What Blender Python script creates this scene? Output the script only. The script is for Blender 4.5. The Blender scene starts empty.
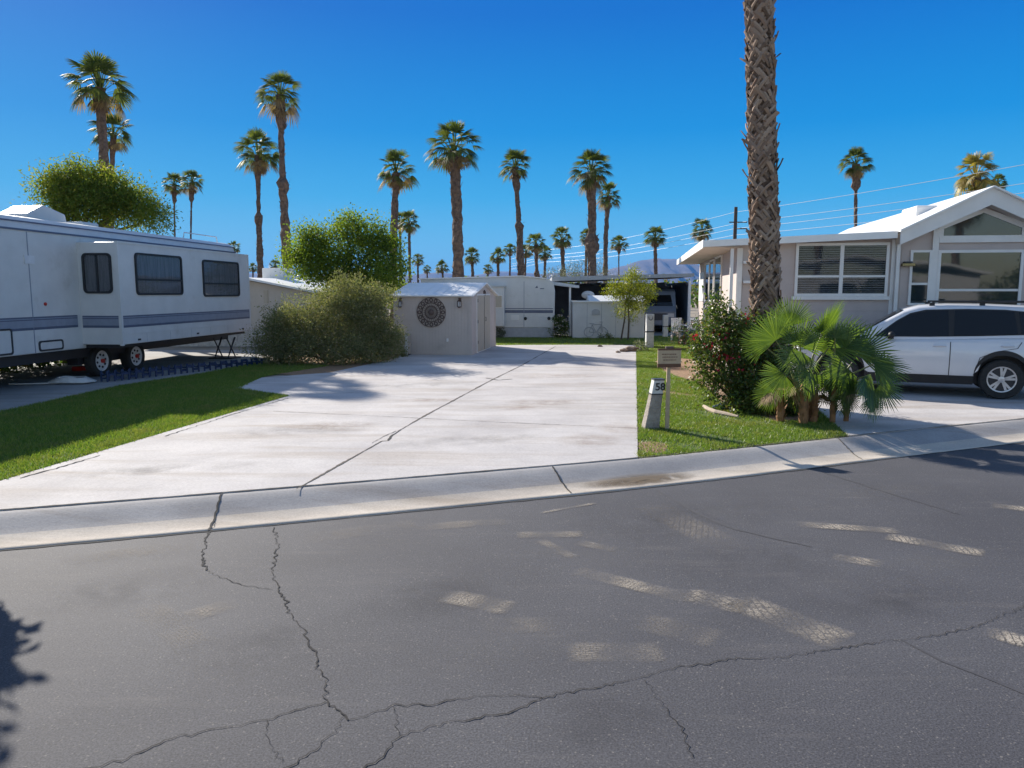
import bpy, bmesh, math, random
import numpy as np
from mathutils import Vector, Matrix
random.seed(7); RNG = np.random.default_rng(11)
PI = math.pi; R = math.radians
scene = bpy.context.scene
C = scene.collection

# ------------------------------------------------------------------ camera & survey helpers
H = 1.92; FOC = 750.0; PITCH = math.atan(92/750)
def ray(x, y):
    u = (x-512)/FOC; v = (384-y)/FOC
    return Vector((u, math.cos(PITCH)+v*math.sin(PITCH), -math.sin(PITCH)+v*math.cos(PITCH)))
def G(x, y, z=0.0):
    r = ray(x, y); t = (z-H)/r.z
    return Vector((r.x*t, r.y*t, z))
def P(x, y, Y):
    r = ray(x, y); t = Y/r.y
    return Vector((r.x*t, Y, H+r.z*t))
class Frame:
    """local frame: x across (right), y into the picture, turned clockwise by a"""
    def __init__(s, ox, oy, a):
        s.o = Vector((ox, oy, 0)); s.a = a
        s.e = Vector((math.cos(a), -math.sin(a), 0)); s.d = Vector((math.sin(a), math.cos(a), 0))
        s.cam = s.loc(Vector((0, 0, H)))
    def loc(s, p):
        q = p - s.o
        return Vector((q.dot(s.e), q.dot(s.d), q.z))
    def dirl(s, r): return Vector((r.dot(s.e), r.dot(s.d), r.z))
    def front(s, x, y, ly):
        r = s.dirl(ray(x, y)); t = (ly-s.cam.y)/r.y
        return (s.cam.x+r.x*t, s.cam.z+r.z*t)
    def side(s, x, y, lx):
        r = s.dirl(ray(x, y)); t = (lx-s.cam.x)/r.x
        return (s.cam.y+r.y*t, s.cam.z+r.z*t)
    def world(s, x, y, z=0): return s.o + s.e*x + s.d*y + Vector((0, 0, z))
cd = bpy.data.cameras.new('camera'); cam = bpy.data.objects.new('camera', cd); C.objects.link(cam)
cd.sensor_width = 36; cd.lens = 36*FOC/1024; cd.clip_start = 0.05; cd.clip_end = 30000
cam.location = (0, 0, H); cam.rotation_euler = (PI/2-PITCH, 0, 0)
scene.camera = cam

# ------------------------------------------------------------------ light
SUN_AZ = R(-37.5); SUN_EL = R(26.5)
sd = Vector((math.sin(SUN_AZ)*math.cos(SUN_EL), math.cos(SUN_AZ)*math.cos(SUN_EL), math.sin(SUN_EL)))
sl = bpy.data.lights.new('sun', 'SUN'); sl.energy = 5.0; sl.angle = R(0.53); sl.color = (1, .93, .82)
so = bpy.data.objects.new('sun', sl); C.objects.link(so); so.rotation_euler = (-sd).to_track_quat('-Z', 'Y').to_euler()
w = bpy.data.worlds.new('World'); scene.world = w; w.use_nodes = True
nt = w.node_tree; bg = nt.nodes['Background']
sky = nt.nodes.new('ShaderNodeTexSky'); sky.sky_type = 'NISHITA'; sky.sun_disc = False
sky.sun_elevation = SUN_EL; sky.sun_rotation = SUN_AZ
sky.altitude = 0; sky.air_density = 1.0; sky.dust_density = 0.8; sky.ozone_density = 1.5
bg.inputs[1].default_value = 0.108
# the deep desert blue of the lower sky, graded by elevation, blended over the Nishita model
tcw = nt.nodes.new('ShaderNodeTexCoord'); sep = nt.nodes.new('ShaderNodeSeparateXYZ'); nt.links.new(tcw.outputs['Generated'], sep.inputs[0])
rw = nt.nodes.new('ShaderNodeValToRGB'); el_ = rw.color_ramp.elements
stops = [(0, (.27, .61, .87)), (.05, (.16, .54, .86)), (.12, (.04, .42, .82)), (.2, (.0, .29, .75)), (.33, (.0, .165, .63))]
while len(el_) < len(stops): el_.new(.5)
for e_, (p_, c_) in zip(el_, stops): e_.position = p_; e_.color = (*c_, 1)
nt.links.new(sep.outputs['Z'], rw.inputs[0])
sc_ = nt.nodes.new('ShaderNodeVectorMath'); sc_.operation = 'SCALE'; sc_.inputs['Scale'].default_value = 5.25; nt.links.new(rw.outputs[0], sc_.inputs[0])
fr_ = nt.nodes.new('ShaderNodeMapRange'); fr_.interpolation_type = 'SMOOTHSTEP'; fr_.inputs['From Min'].default_value = .42; fr_.inputs['From Max'].default_value = .66; fr_.inputs['To Min'].default_value = .98; fr_.inputs['To Max'].default_value = 0
nt.links.new(sep.outputs['Z'], fr_.inputs['Value'])
mxw = nt.nodes.new('ShaderNodeMix'); mxw.data_type = 'RGBA'; fy_ = nt.nodes.new('ShaderNodeMapRange'); fy_.interpolation_type = 'SMOOTHSTEP'; fy_.inputs['From Min'].default_value = -.75; fy_.inputs['From Max'].default_value = .1; nt.links.new(sep.outputs['Y'], fy_.inputs['Value'])
fm_ = nt.nodes.new('ShaderNodeMath'); fm_.operation = 'MULTIPLY'; nt.links.new(fr_.outputs[0], fm_.inputs[0]); nt.links.new(fy_.outputs[0], fm_.inputs[1])
nt.links.new(fm_.outputs[0], mxw.inputs[0]); nt.links.new(sky.outputs[0], mxw.inputs[6]); nt.links.new(sc_.outputs[0], mxw.inputs[7])
nt.links.new(mxw.outputs[2], bg.inputs[0])
scene.view_settings.view_transform = 'Standard'; scene.view_settings.look = 'None'
scene.view_settings.exposure = 0.8; scene.view_settings.gamma = 1.0

# ------------------------------------------------------------------ materials
def node_mat(name):
    m = bpy.data.materials.new(name); m.use_nodes = True
    return m, m.node_tree, m.node_tree.nodes['Principled BSDF']
def N(t, kind, **kw):
    n = t.nodes.new(kind)
    for k, v in kw.items():
        if k in n.inputs: n.inputs[k].default_value = v
        else: setattr(n, k, v)
    return n
def col(c): return (c[0], c[1], c[2], 1)
def mat(name, c1, c2=None, scale=6, rough=.7, metal=0, bump=0, bscale=60, spec=.5, dirt=None, stretch=None, coat=0):
    m, t, b = node_mat(name)
    b.inputs['Roughness'].default_value = rough; b.inputs['Metallic'].default_value = metal
    b.inputs['Specular IOR Level'].default_value = spec; b.inputs['Coat Weight'].default_value = coat
    tc = N(t, 'ShaderNodeTexCoord')
    src = tc.outputs['Object']
    if stretch:
        mp = N(t, 'ShaderNodeMapping'); mp.inputs['Scale'].default_value = stretch
        t.links.new(src, mp.inputs[0]); src = mp.outputs[0]
    nz = N(t, 'ShaderNodeTexNoise', Scale=scale, Detail=6.0, Roughness=.6); t.links.new(src, nz.inputs['Vector'])
    if c2 is None: c2 = tuple(min(1, v*.86) for v in c1)
    r = N(t, 'ShaderNodeValToRGB'); r.color_ramp.elements[0].position = .35; r.color_ramp.elements[1].position = .65
    r.color_ramp.elements[0].color = col(c1); r.color_ramp.elements[1].color = col(c2)
    t.links.new(nz.outputs['Fac'], r.inputs[0]); out = r.outputs[0]
    if dirt:
        n2 = N(t, 'ShaderNodeTexNoise', Scale=dirt[1], Detail=8.0, Roughness=.65); t.links.new(src, n2.inputs['Vector'])
        r2 = N(t, 'ShaderNodeValToRGB'); r2.color_ramp.elements[0].position = dirt[2]; r2.color_ramp.elements[1].position = dirt[3]
        r2.color_ramp.elements[0].color = (0, 0, 0, 1); r2.color_ramp.elements[1].color = (1, 1, 1, 1)
        t.links.new(n2.outputs['Fac'], r2.inputs[0])
        mx = N(t, 'ShaderNodeMix', data_type='RGBA'); t.links.new(r2.outputs[0], mx.inputs[0])
        t.links.new(out, mx.inputs[6]); mx.inputs[7].default_value = col(dirt[0]); out = mx.outputs[2]
    t.links.new(out, b.inputs['Base Color'])
    if bump:
        n3 = N(t, 'ShaderNodeTexNoise', Scale=bscale, Detail=4.0); t.links.new(src, n3.inputs['Vector'])
        bp = N(t, 'ShaderNodeBump', Strength=bump, Distance=.02); t.links.new(n3.outputs['Fac'], bp.inputs['Height']); t.links.new(bp.outputs[0], b.inputs['Normal'])
    return m
def leaf_mat(name, cols, trans=.4, rough=.45, spec=.4, tcol=None):
    m, t, b = node_mat(name)
    g = N(t, 'ShaderNodeNewGeometry'); r = N(t, 'ShaderNodeValToRGB')
    el = r.color_ramp.elements
    while len(el) < len(cols): el.new(.5)
    for i, c in enumerate(cols): el[i].position = i/(len(cols)-1); el[i].color = col(c)
    t.links.new(g.outputs['Random Per Island'], r.inputs[0]); t.links.new(r.outputs[0], b.inputs['Base Color'])
    b.inputs['Roughness'].default_value = rough; b.inputs['Specular IOR Level'].default_value = spec
    tr = N(t, 'ShaderNodeBsdfTranslucent'); mx = N(t, 'ShaderNodeMixShader'); mx.inputs[0].default_value = trans
    hv = N(t, 'ShaderNodeMix', data_type='RGBA', blend_type='MULTIPLY'); hv.inputs[0].default_value = 1
    t.links.new(r.outputs[0], hv.inputs[6]); hv.inputs[7].default_value = col(tcol or (1.6, 1.7, .8))
    t.links.new(hv.outputs[2], tr.inputs[0]); t.links.new(b.outputs[0], mx.inputs[1]); t.links.new(tr.outputs[0], mx.inputs[2])
    t.links.new(mx.outputs[0], t.nodes['Material Output'].inputs[0])
    return m
def glass_mat(name, c=(.02, .03, .035), trans=.35, rough=.03):
    m, t, b = node_mat(name)
    b.inputs['Base Color'].default_value = col(c); b.inputs['Roughness'].default_value = rough
    b.inputs['Specular IOR Level'].default_value = .8 if trans > .1 else .45
    tc = N(t, 'ShaderNodeTexCoord'); nz = N(t, 'ShaderNodeTexNoise', Scale=1.3, Detail=1.0); t.links.new(tc.outputs['Object'], nz.inputs['Vector'])
    bp = N(t, 'ShaderNodeBump', Strength=.05, Distance=.05); t.links.new(nz.outputs['Fac'], bp.inputs['Height']); t.links.new(bp.outputs[0], b.inputs['Normal'])
    tr = N(t, 'ShaderNodeBsdfTransparent'); mx = N(t, 'ShaderNodeMixShader'); mx.inputs[0].default_value = trans
    tr.inputs[0].default_value = (.55, .62, .62, 1) if trans < .65 else (.95, .97, 1, 1)
    t.links.new(b.outputs[0], mx.inputs[1]); t.links.new(tr.outputs[0], mx.inputs[2]); t.links.new(mx.outputs[0], t.nodes['Material Output'].inputs[0])
    return m
# asphalt: aggregate, wear, faint wheel paths
def asphalt():
    m, t, b = node_mat('asphalt')
    tc = N(t, 'ShaderNodeTexCoord'); o = tc.outputs['Object']
    big = N(t, 'ShaderNodeTexNoise', Scale=.55, Detail=5.0, Roughness=.6); t.links.new(o, big.inputs['Vector'])
    fine = N(t, 'ShaderNodeTexNoise', Scale=95.0, Detail=3.0, Roughness=.7); t.links.new(o, fine.inputs['Vector'])
    vor = N(t, 'ShaderNodeTexVoronoi', Scale=120.0); t.links.new(o, vor.inputs['Vector'])
    r = N(t, 'ShaderNodeValToRGB'); e = r.color_ramp.elements; e[0].position = .35; e[1].position = .68
    e[0].color = (.067, .066, .074, 1); e[1].color = (.089, .088, .097, 1); t.links.new(big.outputs['Fac'], r.inputs[0])
    r2 = N(t, 'ShaderNodeValToRGB'); e = r2.color_ramp.elements; e[0].position = .36; e[1].position = .66
    e[0].color = (.58, .58, .58, 1); e[1].color = (1.4, 1.4, 1.4, 1); t.links.new(fine.outputs['Fac'], r2.inputs[0])
    mx = N(t, 'ShaderNodeMix', data_type='RGBA', blend_type='MULTIPLY'); mx.inputs[0].default_value = 1
    t.links.new(r.outputs[0], mx.inputs[6]); t.links.new(r2.outputs[0], mx.inputs[7])
    # pale stones
    r3 = N(t, 'ShaderNodeValToRGB'); e = r3.color_ramp.elements; e[0].position = .84; e[1].position = .95
    e[0].color = (0, 0, 0, 1); e[1].color = (.6, .6, .6, 1); t.links.new(vor.outputs['Color'], r3.inputs[0])
    m2 = N(t, 'ShaderNodeMix', data_type='RGBA'); t.links.new(r3.outputs[0], m2.inputs[0]); t.links.new(mx.outputs[2], m2.inputs[6]); m2.inputs[7].default_value = (.24, .22, .2, 1)
    # dusty smears pulled along the street
    mp = N(t, 'ShaderNodeMapping'); mp.inputs['Rotation'].default_value = (0, 0, R(-21)); mp.inputs['Scale'].default_value = (.7, 5, 1); t.links.new(o, mp.inputs[0])
    n4 = N(t, 'ShaderNodeTexNoise', Scale=1.1, Detail=7.0, Roughness=.7); t.links.new(mp.outputs[0], n4.inputs['Vector'])
    r4 = N(t, 'ShaderNodeValToRGB'); e = r4.color_ramp.elements; e[0].position = .56; e[1].position = .82
    e[0].color = (0, 0, 0, 1); e[1].color = (.3, .3, .3, 1); t.links.new(n4.outputs['Fac'], r4.inputs[0])
    m3 = N(t, 'ShaderNodeMix', data_type='RGBA'); t.links.new(r4.outputs[0], m3.inputs[0]); t.links.new(m2.outputs[2], m3.inputs[6]); m3.inputs[7].default_value = (.2, .18, .165, 1)
    t.links.new(m3.outputs[2], b.inputs['Base Color']); b.inputs['Roughness'].default_value = .82; b.inputs['Specular IOR Level'].default_value = .3
    bp = N(t, 'ShaderNodeBump', Strength=.45, Distance=.005); t.links.new(fine.outputs['Fac'], bp.inputs['Height']); t.links.new(bp.outputs[0], b.inputs['Normal'])
    return m
def concrete(name, base=(.55, .52, .505), low=(.41, .385, .38), stain=(.36, .30, .25)):
    m, t, b = node_mat(name)
    tc = N(t, 'ShaderNodeTexCoord'); o = tc.outputs['Object']
    a = N(t, 'ShaderNodeTexNoise', Scale=.8, Detail=8.0, Roughness=.62); t.links.new(o, a.inputs['Vector'])
    r = N(t, 'ShaderNodeValToRGB'); e = r.color_ramp.elements; e[0].position = .3; e[1].position = .62
    e[0].color = col(low); e[1].color = col(base); t.links.new(a.outputs['Fac'], r.inputs[0])
    mp = N(t, 'ShaderNodeMapping'); mp.inputs['Rotation'].default_value = (0, 0, R(9)); mp.inputs['Scale'].default_value = (.35, 2.6, 1); t.links.new(o, mp.inputs[0])
    s = N(t, 'ShaderNodeTexNoise', Scale=.9, Detail=6.0, Roughness=.6); s.inputs['Distortion'].default_value = .6; t.links.new(mp.outputs[0], s.inputs['Vector'])
    r2 = N(t, 'ShaderNodeValToRGB'); e = r2.color_ramp.elements; e[0].position = .50; e[1].position = .76
    e[0].color = (0, 0, 0, 1); e[1].color = (.8, .8, .8, 1); t.links.new(s.outputs['Fac'], r2.inputs[0])
    mx = N(t, 'ShaderNodeMix', data_type='RGBA'); t.links.new(r2.outputs[0], mx.inputs[0]); t.links.new(r.outputs[0], mx.inputs[6]); mx.inputs[7].default_value = col(stain)
    f = N(t, 'ShaderNodeTexNoise', Scale=45.0, Detail=4.0, Roughness=.7); t.links.new(o, f.inputs['Vector'])
    r3 = N(t, 'ShaderNodeValToRGB'); e = r3.color_ramp.elements; e[0].position = .3; e[1].position = .6
    e[0].color = (.84, .84, .84, 1); e[1].color = (1.04, 1.04, 1.04, 1); t.links.new(f.outputs['Fac'], r3.inputs[0])
    m2 = N(t, 'ShaderNodeMix', data_type='RGBA', blend_type='MULTIPLY'); m2.inputs[0].default_value = 1
    t.links.new(mx.outputs[2], m2.inputs[6]); t.links.new(r3.outputs[0], m2.inputs[7]); t.links.new(m2.outputs[2], b.inputs['Base Color'])
    b.inputs['Roughness'].default_value = .88; b.inputs['Specular IOR Level'].default_value = .25
    bp = N(t, 'ShaderNodeBump', Strength=.25, Distance=.01); t.links.new(f.outputs['Fac'], bp.inputs['Height']); t.links.new(bp.outputs[0], b.inputs['Normal'])
    return m
M = dict(
 asphalt=asphalt(), concrete=concrete('driveway_concrete'), gutterc=concrete('gutter_concrete', (.47, .43, .385), (.35, .325, .30), (.27, .21, .15)),
 oldconc=concrete('pad_concrete', (.34, .33, .32), (.24, .235, .23), (.2, .18, .16)),
 crack=mat('crack_dark', (.03, .028, .028), rough=1), joint=mat('joint_dark', (.07, .06, .05), (.12, .1, .08), scale=9, rough=1),
 dust=mat('dusty_tread', (.38, .34, .29), (.24, .21, .185), scale=30, rough=1), seal=mat('old_seal', (.052, .050, .055), (.066, .064, .07), scale=20, rough=.8),
 sand=mat('desert_sand', (.30, .25, .19), (.22, .18, .135), scale=.8, rough=1, bump=.3, bscale=20), soil=mat('mulch_soil', (.36, .22, .12), (.20, .125, .075), scale=22, rough=1, bump=.8, bscale=60),
 turfbase=mat('turf_soil', (.06, .10, .02), (.085, .12, .03), scale=12, rough=1, dirt=((.17, .12, .06), 3.2, .62, .72)),
 grass=leaf_mat('grass_blade', [(.07, .14, .02), (.12, .20, .028), (.18, .25, .04), (.27, .28, .09)], trans=.35, tcol=(1.5, 1.6, .7)),
 rvwhite=mat('rv_white_skin', (.64, .635, .63), (.58, .575, .57), scale=2, rough=.35, dirt=((.42, .40, .37), 1.5, .6, .85)), stripe1=mat('stripe_blue_grey', (.10, .12, .19), rough=.4),
 stripe2=mat('stripe_mid_grey', (.26, .29, .36), rough=.4), blackrub=mat('black_rubber', (.018, .018, .02), rough=.6), tyre=mat('tyre_rubber', (.022, .022, .022), (.035, .034, .032), scale=20, rough=.85),
 trimdk=mat('dark_trim', (.03, .03, .035), rough=.5), alu=mat('brushed_metal', (.5, .5, .5), rough=.35, metal=.8), rim=mat('white_rim', (.7, .7, .72), rough=.35), silver=mat('silver_alloy', (.62, .63, .65), rough=.28, metal=.55),
 curtain=mat('curtain', (.50, .47, .44), (.30, .28, .26), scale=3, rough=.9, stretch=(8, 8, .5)), blind=mat('blind_slats', (.6, .58, .56), rough=.8), darkin=mat('dark_interior', (.015, .017, .02), rough=.9),
 glass=glass_mat('window_glass', trans=.66), glassdk=glass_mat('tinted_glass', (.008, .009, .011), .08), glasspic=glass_mat('picture_window_glass', (.02, .035, .04), .12),
 rvglass=glass_mat('rv_glass', (.05, .055, .065), .7),
 blue=mat('blue_plastic', (.018, .04, .11), (.013, .03, .08), scale=12, rough=.5), hose=mat('white_hose', (.6, .6, .58), rough=.5), red=mat('red_plastic', (.5, .03, .015), rough=.4),
 shedwall=mat('shed_beige', (.57, .485, .43), (.52, .44, .39), scale=2.5, rough=.75, dirt=((.36, .31, .27), 1.1, .6, .85)), shedroof=mat('white_roof_metal', (.86, .85, .83), (.80, .79, .77), scale=3, rough=.45), door=mat('tan_door', (.52, .44, .34), (.47, .4, .31), scale=3, rough=.7),
 iron=mat('rusty_iron', (.09, .065, .06), (.15, .10, .08), scale=14, rough=.8), brown=mat('brown_lantern', (.09, .05, .035), rough=.6), acbox=mat('aircon_beige', (.42, .38, .33), rough=.6),
 cream=mat('cream_wall', (.58, .5, .42), (.52, .45, .38), scale=2, rough=.8), tan=mat('taupe_siding', (.54, .455, .42), (.49, .41, .38), scale=2.2, rough=.75, dirt=((.42, .35, .32), .9, .6, .9)), trim=mat('white_trim', (.80, .77, .74), (.75, .72, .69), scale=3, rough=.55),
 soffit=mat('cream_soffit', (.60, .53, .46), rough=.7), whitewall=mat('white_wall', (.66, .66, .66), (.58, .58, .58), scale=1.5, rough=.7), block=mat('white_block', (.6, .57, .53), (.42, .39, .36), scale=9, rough=.9, bump=.6, bscale=20),
 shade=mat('dark_shade_mesh', (.09, .11, .145), (.13, .15, .19), scale=3, rough=.9), wood=mat('weathered_wood', (.30, .22, .15), (.2, .145, .1), scale=8, rough=.85, stretch=(6, 6, .8), bump=.4), paleboard=mat('pale_board', (.5, .38, .25), (.4, .3, .2), scale=10, rough=.8),
 brownwood=mat('brown_board', (.14, .07, .04), rough=.8), postc=mat('post_concrete', (.36, .32, .28), (.22, .19, .165), scale=7, rough=.95, bump=.8, bscale=35), postw=mat('post_white_paint', (.62, .62, .6), (.52, .52, .5), scale=9, rough=.7), ink=mat('black_paint', (.02, .02, .02), rough=.6),
 bark=mat('palm_bark', (.19, .125, .09), (.075, .05, .038), scale=7, rough=.95, bump=.6, bscale=18), boot=leaf_mat('palm_boot', [(.13, .085, .06), (.27, .19, .14), (.40, .30, .23), (.18, .115, .085)], trans=.0, rough=.9, spec=.1),
 palmleaf=leaf_mat('palm_leaf', [(.045, .07, .02), (.075, .105, .028), (.12, .14, .04)], trans=.36, rough=.6, spec=.25, tcol=(1.7, 1.6, .7)), palmdead=leaf_mat('palm_dead', [(.22, .15, .08), (.3, .21, .11), (.15, .1, .06)], trans=.25, rough=.8),
 palmgold=leaf_mat('palm_golden', [(.24, .18, .04), (.34, .25, .07), (.10, .12, .03), (.3, .2, .06)], trans=.4), youngleaf=leaf_mat('young_fan_leaf', [(.05, .10, .025), (.07, .13, .03), (.11, .18, .04)], trans=.38, rough=.4, spec=.5, tcol=(1.9, 1.7, .6)),
 petiole=mat('petiole_green', (.16, .2, .06), (.2, .16, .06), scale=5, rough=.5), stem=mat('orange_stem', (.34, .17, .07), (.22, .11, .05), scale=12, rough=.8),
 leafA=leaf_mat('leaf_bright', [(.065, .11, .018), (.10, .15, .024), (.16, .20, .035), (.05, .085, .015)], trans=.5, tcol=(2.0, 2.0, .8), rough=.65, spec=.15), leafB=leaf_mat('leaf_grey_green', [(.14, .16, .07), (.19, .20, .095), (.25, .235, .13), (.10, .125, .05), (.30, .25, .17)], trans=.35, rough=.7, spec=.15),
 leafC=leaf_mat('leaf_hibiscus', [(.045, .085, .018), (.07, .12, .025), (.12, .16, .04), (.13, .085, .035)], trans=.38), leafY=leaf_mat('leaf_yellow_green', [(.12, .16, .015), (.2, .22, .02), (.26, .24, .03), (.09, .13, .015)], trans=.45),
 leafO=leaf_mat('leaf_olive', [(.085, .135, .024), (.13, .18, .032), (.20, .20, .04), (.06, .10, .02)], trans=.45, tcol=(1.9, 1.9, .8), rough=.65, spec=.15),
 leafG=leaf_mat('leaf_silver', [(.12, .14, .09), (.17, .18, .13)], trans=.2), flower=leaf_mat('flower_red', [(.4, .015, .02), (.3, .01, .05), (.5, .04, .02)], trans=.3, tcol=(1.3, 1, 1)), bloomw=leaf_mat('flower_white', [(.6, .55, .5), (.55, .4, .35)], trans=.3, tcol=(1, 1, 1)),
 wood2=mat('tree_bark', (.13, .10, .075), (.08, .06, .045), scale=9, rough=.95), rock=mat('brown_rock', (.16, .11, .08), (.28, .2, .15), scale=8, rough=.95, bump=.8, bscale=20), mount=mat('mountain_rock', (.10, .085, .075), (.17, .135, .11), scale=.004, rough=1),
 carpaint=mat('silver_car_paint', (.74, .74, .76), (.72, .72, .74), rough=.34, metal=.08, coat=.8), cladding=mat('black_cladding', (.02, .02, .022), rough=.55), lamp=mat('headlamp_lens', (.5, .5, .5), rough=.1), taillamp=mat('tail_lamp', (.3, .01, .01), rough=.2),
 pole=mat('pole_wood', (.09, .065, .05), rough=.9), wire=mat('wire_alu', (.38, .40, .43), rough=.4, metal=.2), plastic=mat('white_plastic', (.7, .7, .7), rough=.5), edging=mat('edging_stone', (.5, .4, .3), (.38, .3, .24), scale=12, rough=.9),
)

def grass_patches(m):
    t = m.node_tree; rm = [n for n in t.nodes if n.type == 'VALTORGB'][0]; b = t.nodes['Principled BSDF']; mulm = [n for n in t.nodes if n.type == 'MIX'][0]
    tc = N(t, 'ShaderNodeTexCoord'); nz = N(t, 'ShaderNodeTexNoise', Scale=1.7, Detail=6.0, Roughness=.7); t.links.new(tc.outputs['Object'], nz.inputs['Vector'])
    r2 = N(t, 'ShaderNodeMapRange'); r2.inputs['From Min'].default_value = .5; r2.inputs['From Max'].default_value = .72; r2.inputs['To Max'].default_value = .75; t.links.new(nz.outputs['Fac'], r2.inputs[0])
    mx = N(t, 'ShaderNodeMix', data_type='RGBA'); t.links.new(r2.outputs[0], mx.inputs[0]); t.links.new(rm.outputs[0], mx.inputs[6]); mx.inputs[7].default_value = (.26, .23, .09, 1)
    t.links.new(mx.outputs[2], b.inputs['Base Color']); t.links.new(mx.outputs[2], mulm.inputs[6])
grass_patches(M['grass'])
# ------------------------------------------------------------------ mesh helpers
class MB:
    def __init__(s): s.v = []; s.f = []; s.m = []
    def add(s, v, f, m=0):
        n = len(s.v); s.v += [tuple(p) for p in v]; s.f += [tuple(i+n for i in q) for q in f]; s.m += [m]*len(f); return s
    def box(s, x0, x1, y0, y1, z0, z1, m=0):
        v = [(x, y, z) for z in (z0, z1) for y in (y0, y1) for x in (x0, x1)]
        return s.add(v, [(0, 2, 3, 1), (4, 5, 7, 6), (0, 1, 5, 4), (2, 6, 7, 3), (0, 4, 6, 2), (1, 3, 7, 5)], m)
    def prism(s, poly, axis, a, b, m=0):
        """poly of 2D points extruded along axis from a to b"""
        n = len(poly)
        def mk(p, t): return (t, p[0], p[1]) if axis == 'x' else ((p[0], t, p[1]) if axis == 'y' else (p[0], p[1], t))
        v = [mk(p, a) for p in poly]+[mk(p, b) for p in poly]
        f = [tuple(range(n)), tuple(range(2*n-1, n-1, -1))]+[(i, i+n, (i+1) % n+n, (i+1) % n) for i in range(n)]
        return s.add(v, f, m)
    def tube(s, pts, r, n=8, m=0, cap=True):
        pts = [Vector(p) for p in pts]; rs = r if isinstance(r, (list, tuple)) else [r]*len(pts)
        v = []; f = []; up = Vector((0, 0, 1))
        for i, p in enumerate(pts):
            t = (pts[min(i+1, len(pts)-1)]-pts[max(i-1, 0)]).normalized()
            a = t.cross(up if abs(t.z) < .9 else Vector((1, 0, 0))).normalized(); b = t.cross(a)
            for k in range(n):
                th = 2*PI*k/n; v.append(p+(a*math.cos(th)+b*math.sin(th))*rs[i])
        for i in range(len(pts)-1):
            for k in range(n): f.append((i*n+k, i*n+(k+1) % n, (i+1)*n+(k+1) % n, (i+1)*n+k))
        if cap: f += [tuple(range(n-1, -1, -1)), tuple((len(pts)-1)*n+k for k in range(n))]
        return s.add(v, f, m)
    def lathe(s, prof, axis='z', c=(0, 0, 0), n=24, m=0):
        """prof: (radius, along) pairs"""
        v = []; f = []
        for (r, a) in prof:
            for k in range(n):
                th = 2*PI*k/n; x = r*math.cos(th); y = r*math.sin(th)
                q = (x, y, a) if axis == 'z' else ((a, x, y) if axis == 'x' else (x, a, y))
                v.append((q[0]+c[0], q[1]+c[1], q[2]+c[2]))
        for i in range(len(prof)-1):
            for k in range(n): f.append((i*n+k, i*n+(k+1) % n, (i+1)*n+(k+1) % n, (i+1)*n+k))
        f += [tuple(range(n-1, -1, -1)), tuple((len(prof)-1)*n+k for k in range(n))]
        return s.add(v, f, m)
    def build(s, name, mats, parent=None, smooth=False, bevel=0):
        me = bpy.data.meshes.new(name); me.from_pydata(s.v, [], s.f)
        for mm in (mats if isinstance(mats, (list, tuple)) else [mats]): me.materials.append(mm)
        me.polygons.foreach_set('material_index', s.m)
        bm = bmesh.new(); bm.from_mesh(me); bmesh.ops.recalc_face_normals(bm, faces=bm.faces); bm.to_mesh(me); bm.free()
        if smooth: me.polygons.foreach_set('use_smooth', [True]*len(me.polygons))
        me.update(); o = bpy.data.objects.new(name, me); C.objects.link(o)
        if parent: o.parent = parent
        if bevel:
            b = o.modifiers.new('bevel', 'BEVEL'); b.width = bevel; b.segments = 2; b.limit_method = 'ANGLE'
        return o
def np_mesh(name, V, F, m, parent=None, mesh_only=False):
    """V (n,3), F (k,3|4) arrays"""
    me = bpy.data.meshes.new(name); V = np.asarray(V, np.float32); F = np.asarray(F, np.int32); k = F.shape[1]
    me.vertices.add(len(V)); me.vertices.foreach_set('co', V.ravel())
    me.loops.add(F.size); me.loops.foreach_set('vertex_index', F.ravel())
    me.polygons.add(len(F)); me.polygons.foreach_set('loop_start', np.arange(0, F.size, k, dtype=np.int32)); 
    me.polygons.foreach_set('loop_total', np.full(len(F), k, np.int32))
    me.update(calc_edges=True); me.validate(); me.materials.append(m)
    if mesh_only: return me
    o = bpy.data.objects.new(name, me); C.objects.link(o)
    if parent: o.parent = parent
    return o
def tag(o, label=None, cat=None, group=None, kind=None):
    if label: o['label'] = label
    if cat: o['category'] = cat
    if group: o['group'] = group
    if kind: o['kind'] = kind
    return o
def thing(name, label, cat, loc=(0, 0, 0), rz=0, group=None):
    o = bpy.data.objects.new(name, None); C.objects.link(o); o.empty_display_size = .2
    o.location = loc; o.rotation_euler = (0, 0, rz); return tag(o, label, cat, group)
def fthing(name, label, cat, fr, group=None): return thing(name, label, cat, fr.o, -fr.a, group)
def struct(o): o['kind'] = 'structure'; return o
def clone(src, **kw):
    c = src.copy(); C.objects.link(c)
    for ch in [k for k in bpy.data.objects if k.parent == src]:
        d = ch.copy(); C.objects.link(d); d.parent = c
    return c
def sheet(name, poly, z, m, parent=None, th=0):
    mb = MB()
    if th: mb.prism([(p[0], p[1]) for p in poly], 'z', z-th, z)
    else: mb.add([(p[0], p[1], z) for p in poly], [tuple(range(len(poly)))])
    return mb.build(name, m, parent)
def rounded(x0, x1, z0, z1, r, n=5):
    pts = []
    for (cx, cz, a0) in ((x1-r, z1-r, 0), (x0+r, z1-r, 90), (x0+r, z0+r, 180), (x1-r, z0+r, 270)):
        for k in range(n+1):
            a = R(a0+90*k/n); pts.append((cx+r*math.cos(a), cz+r*math.sin(a)))
    return pts
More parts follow.
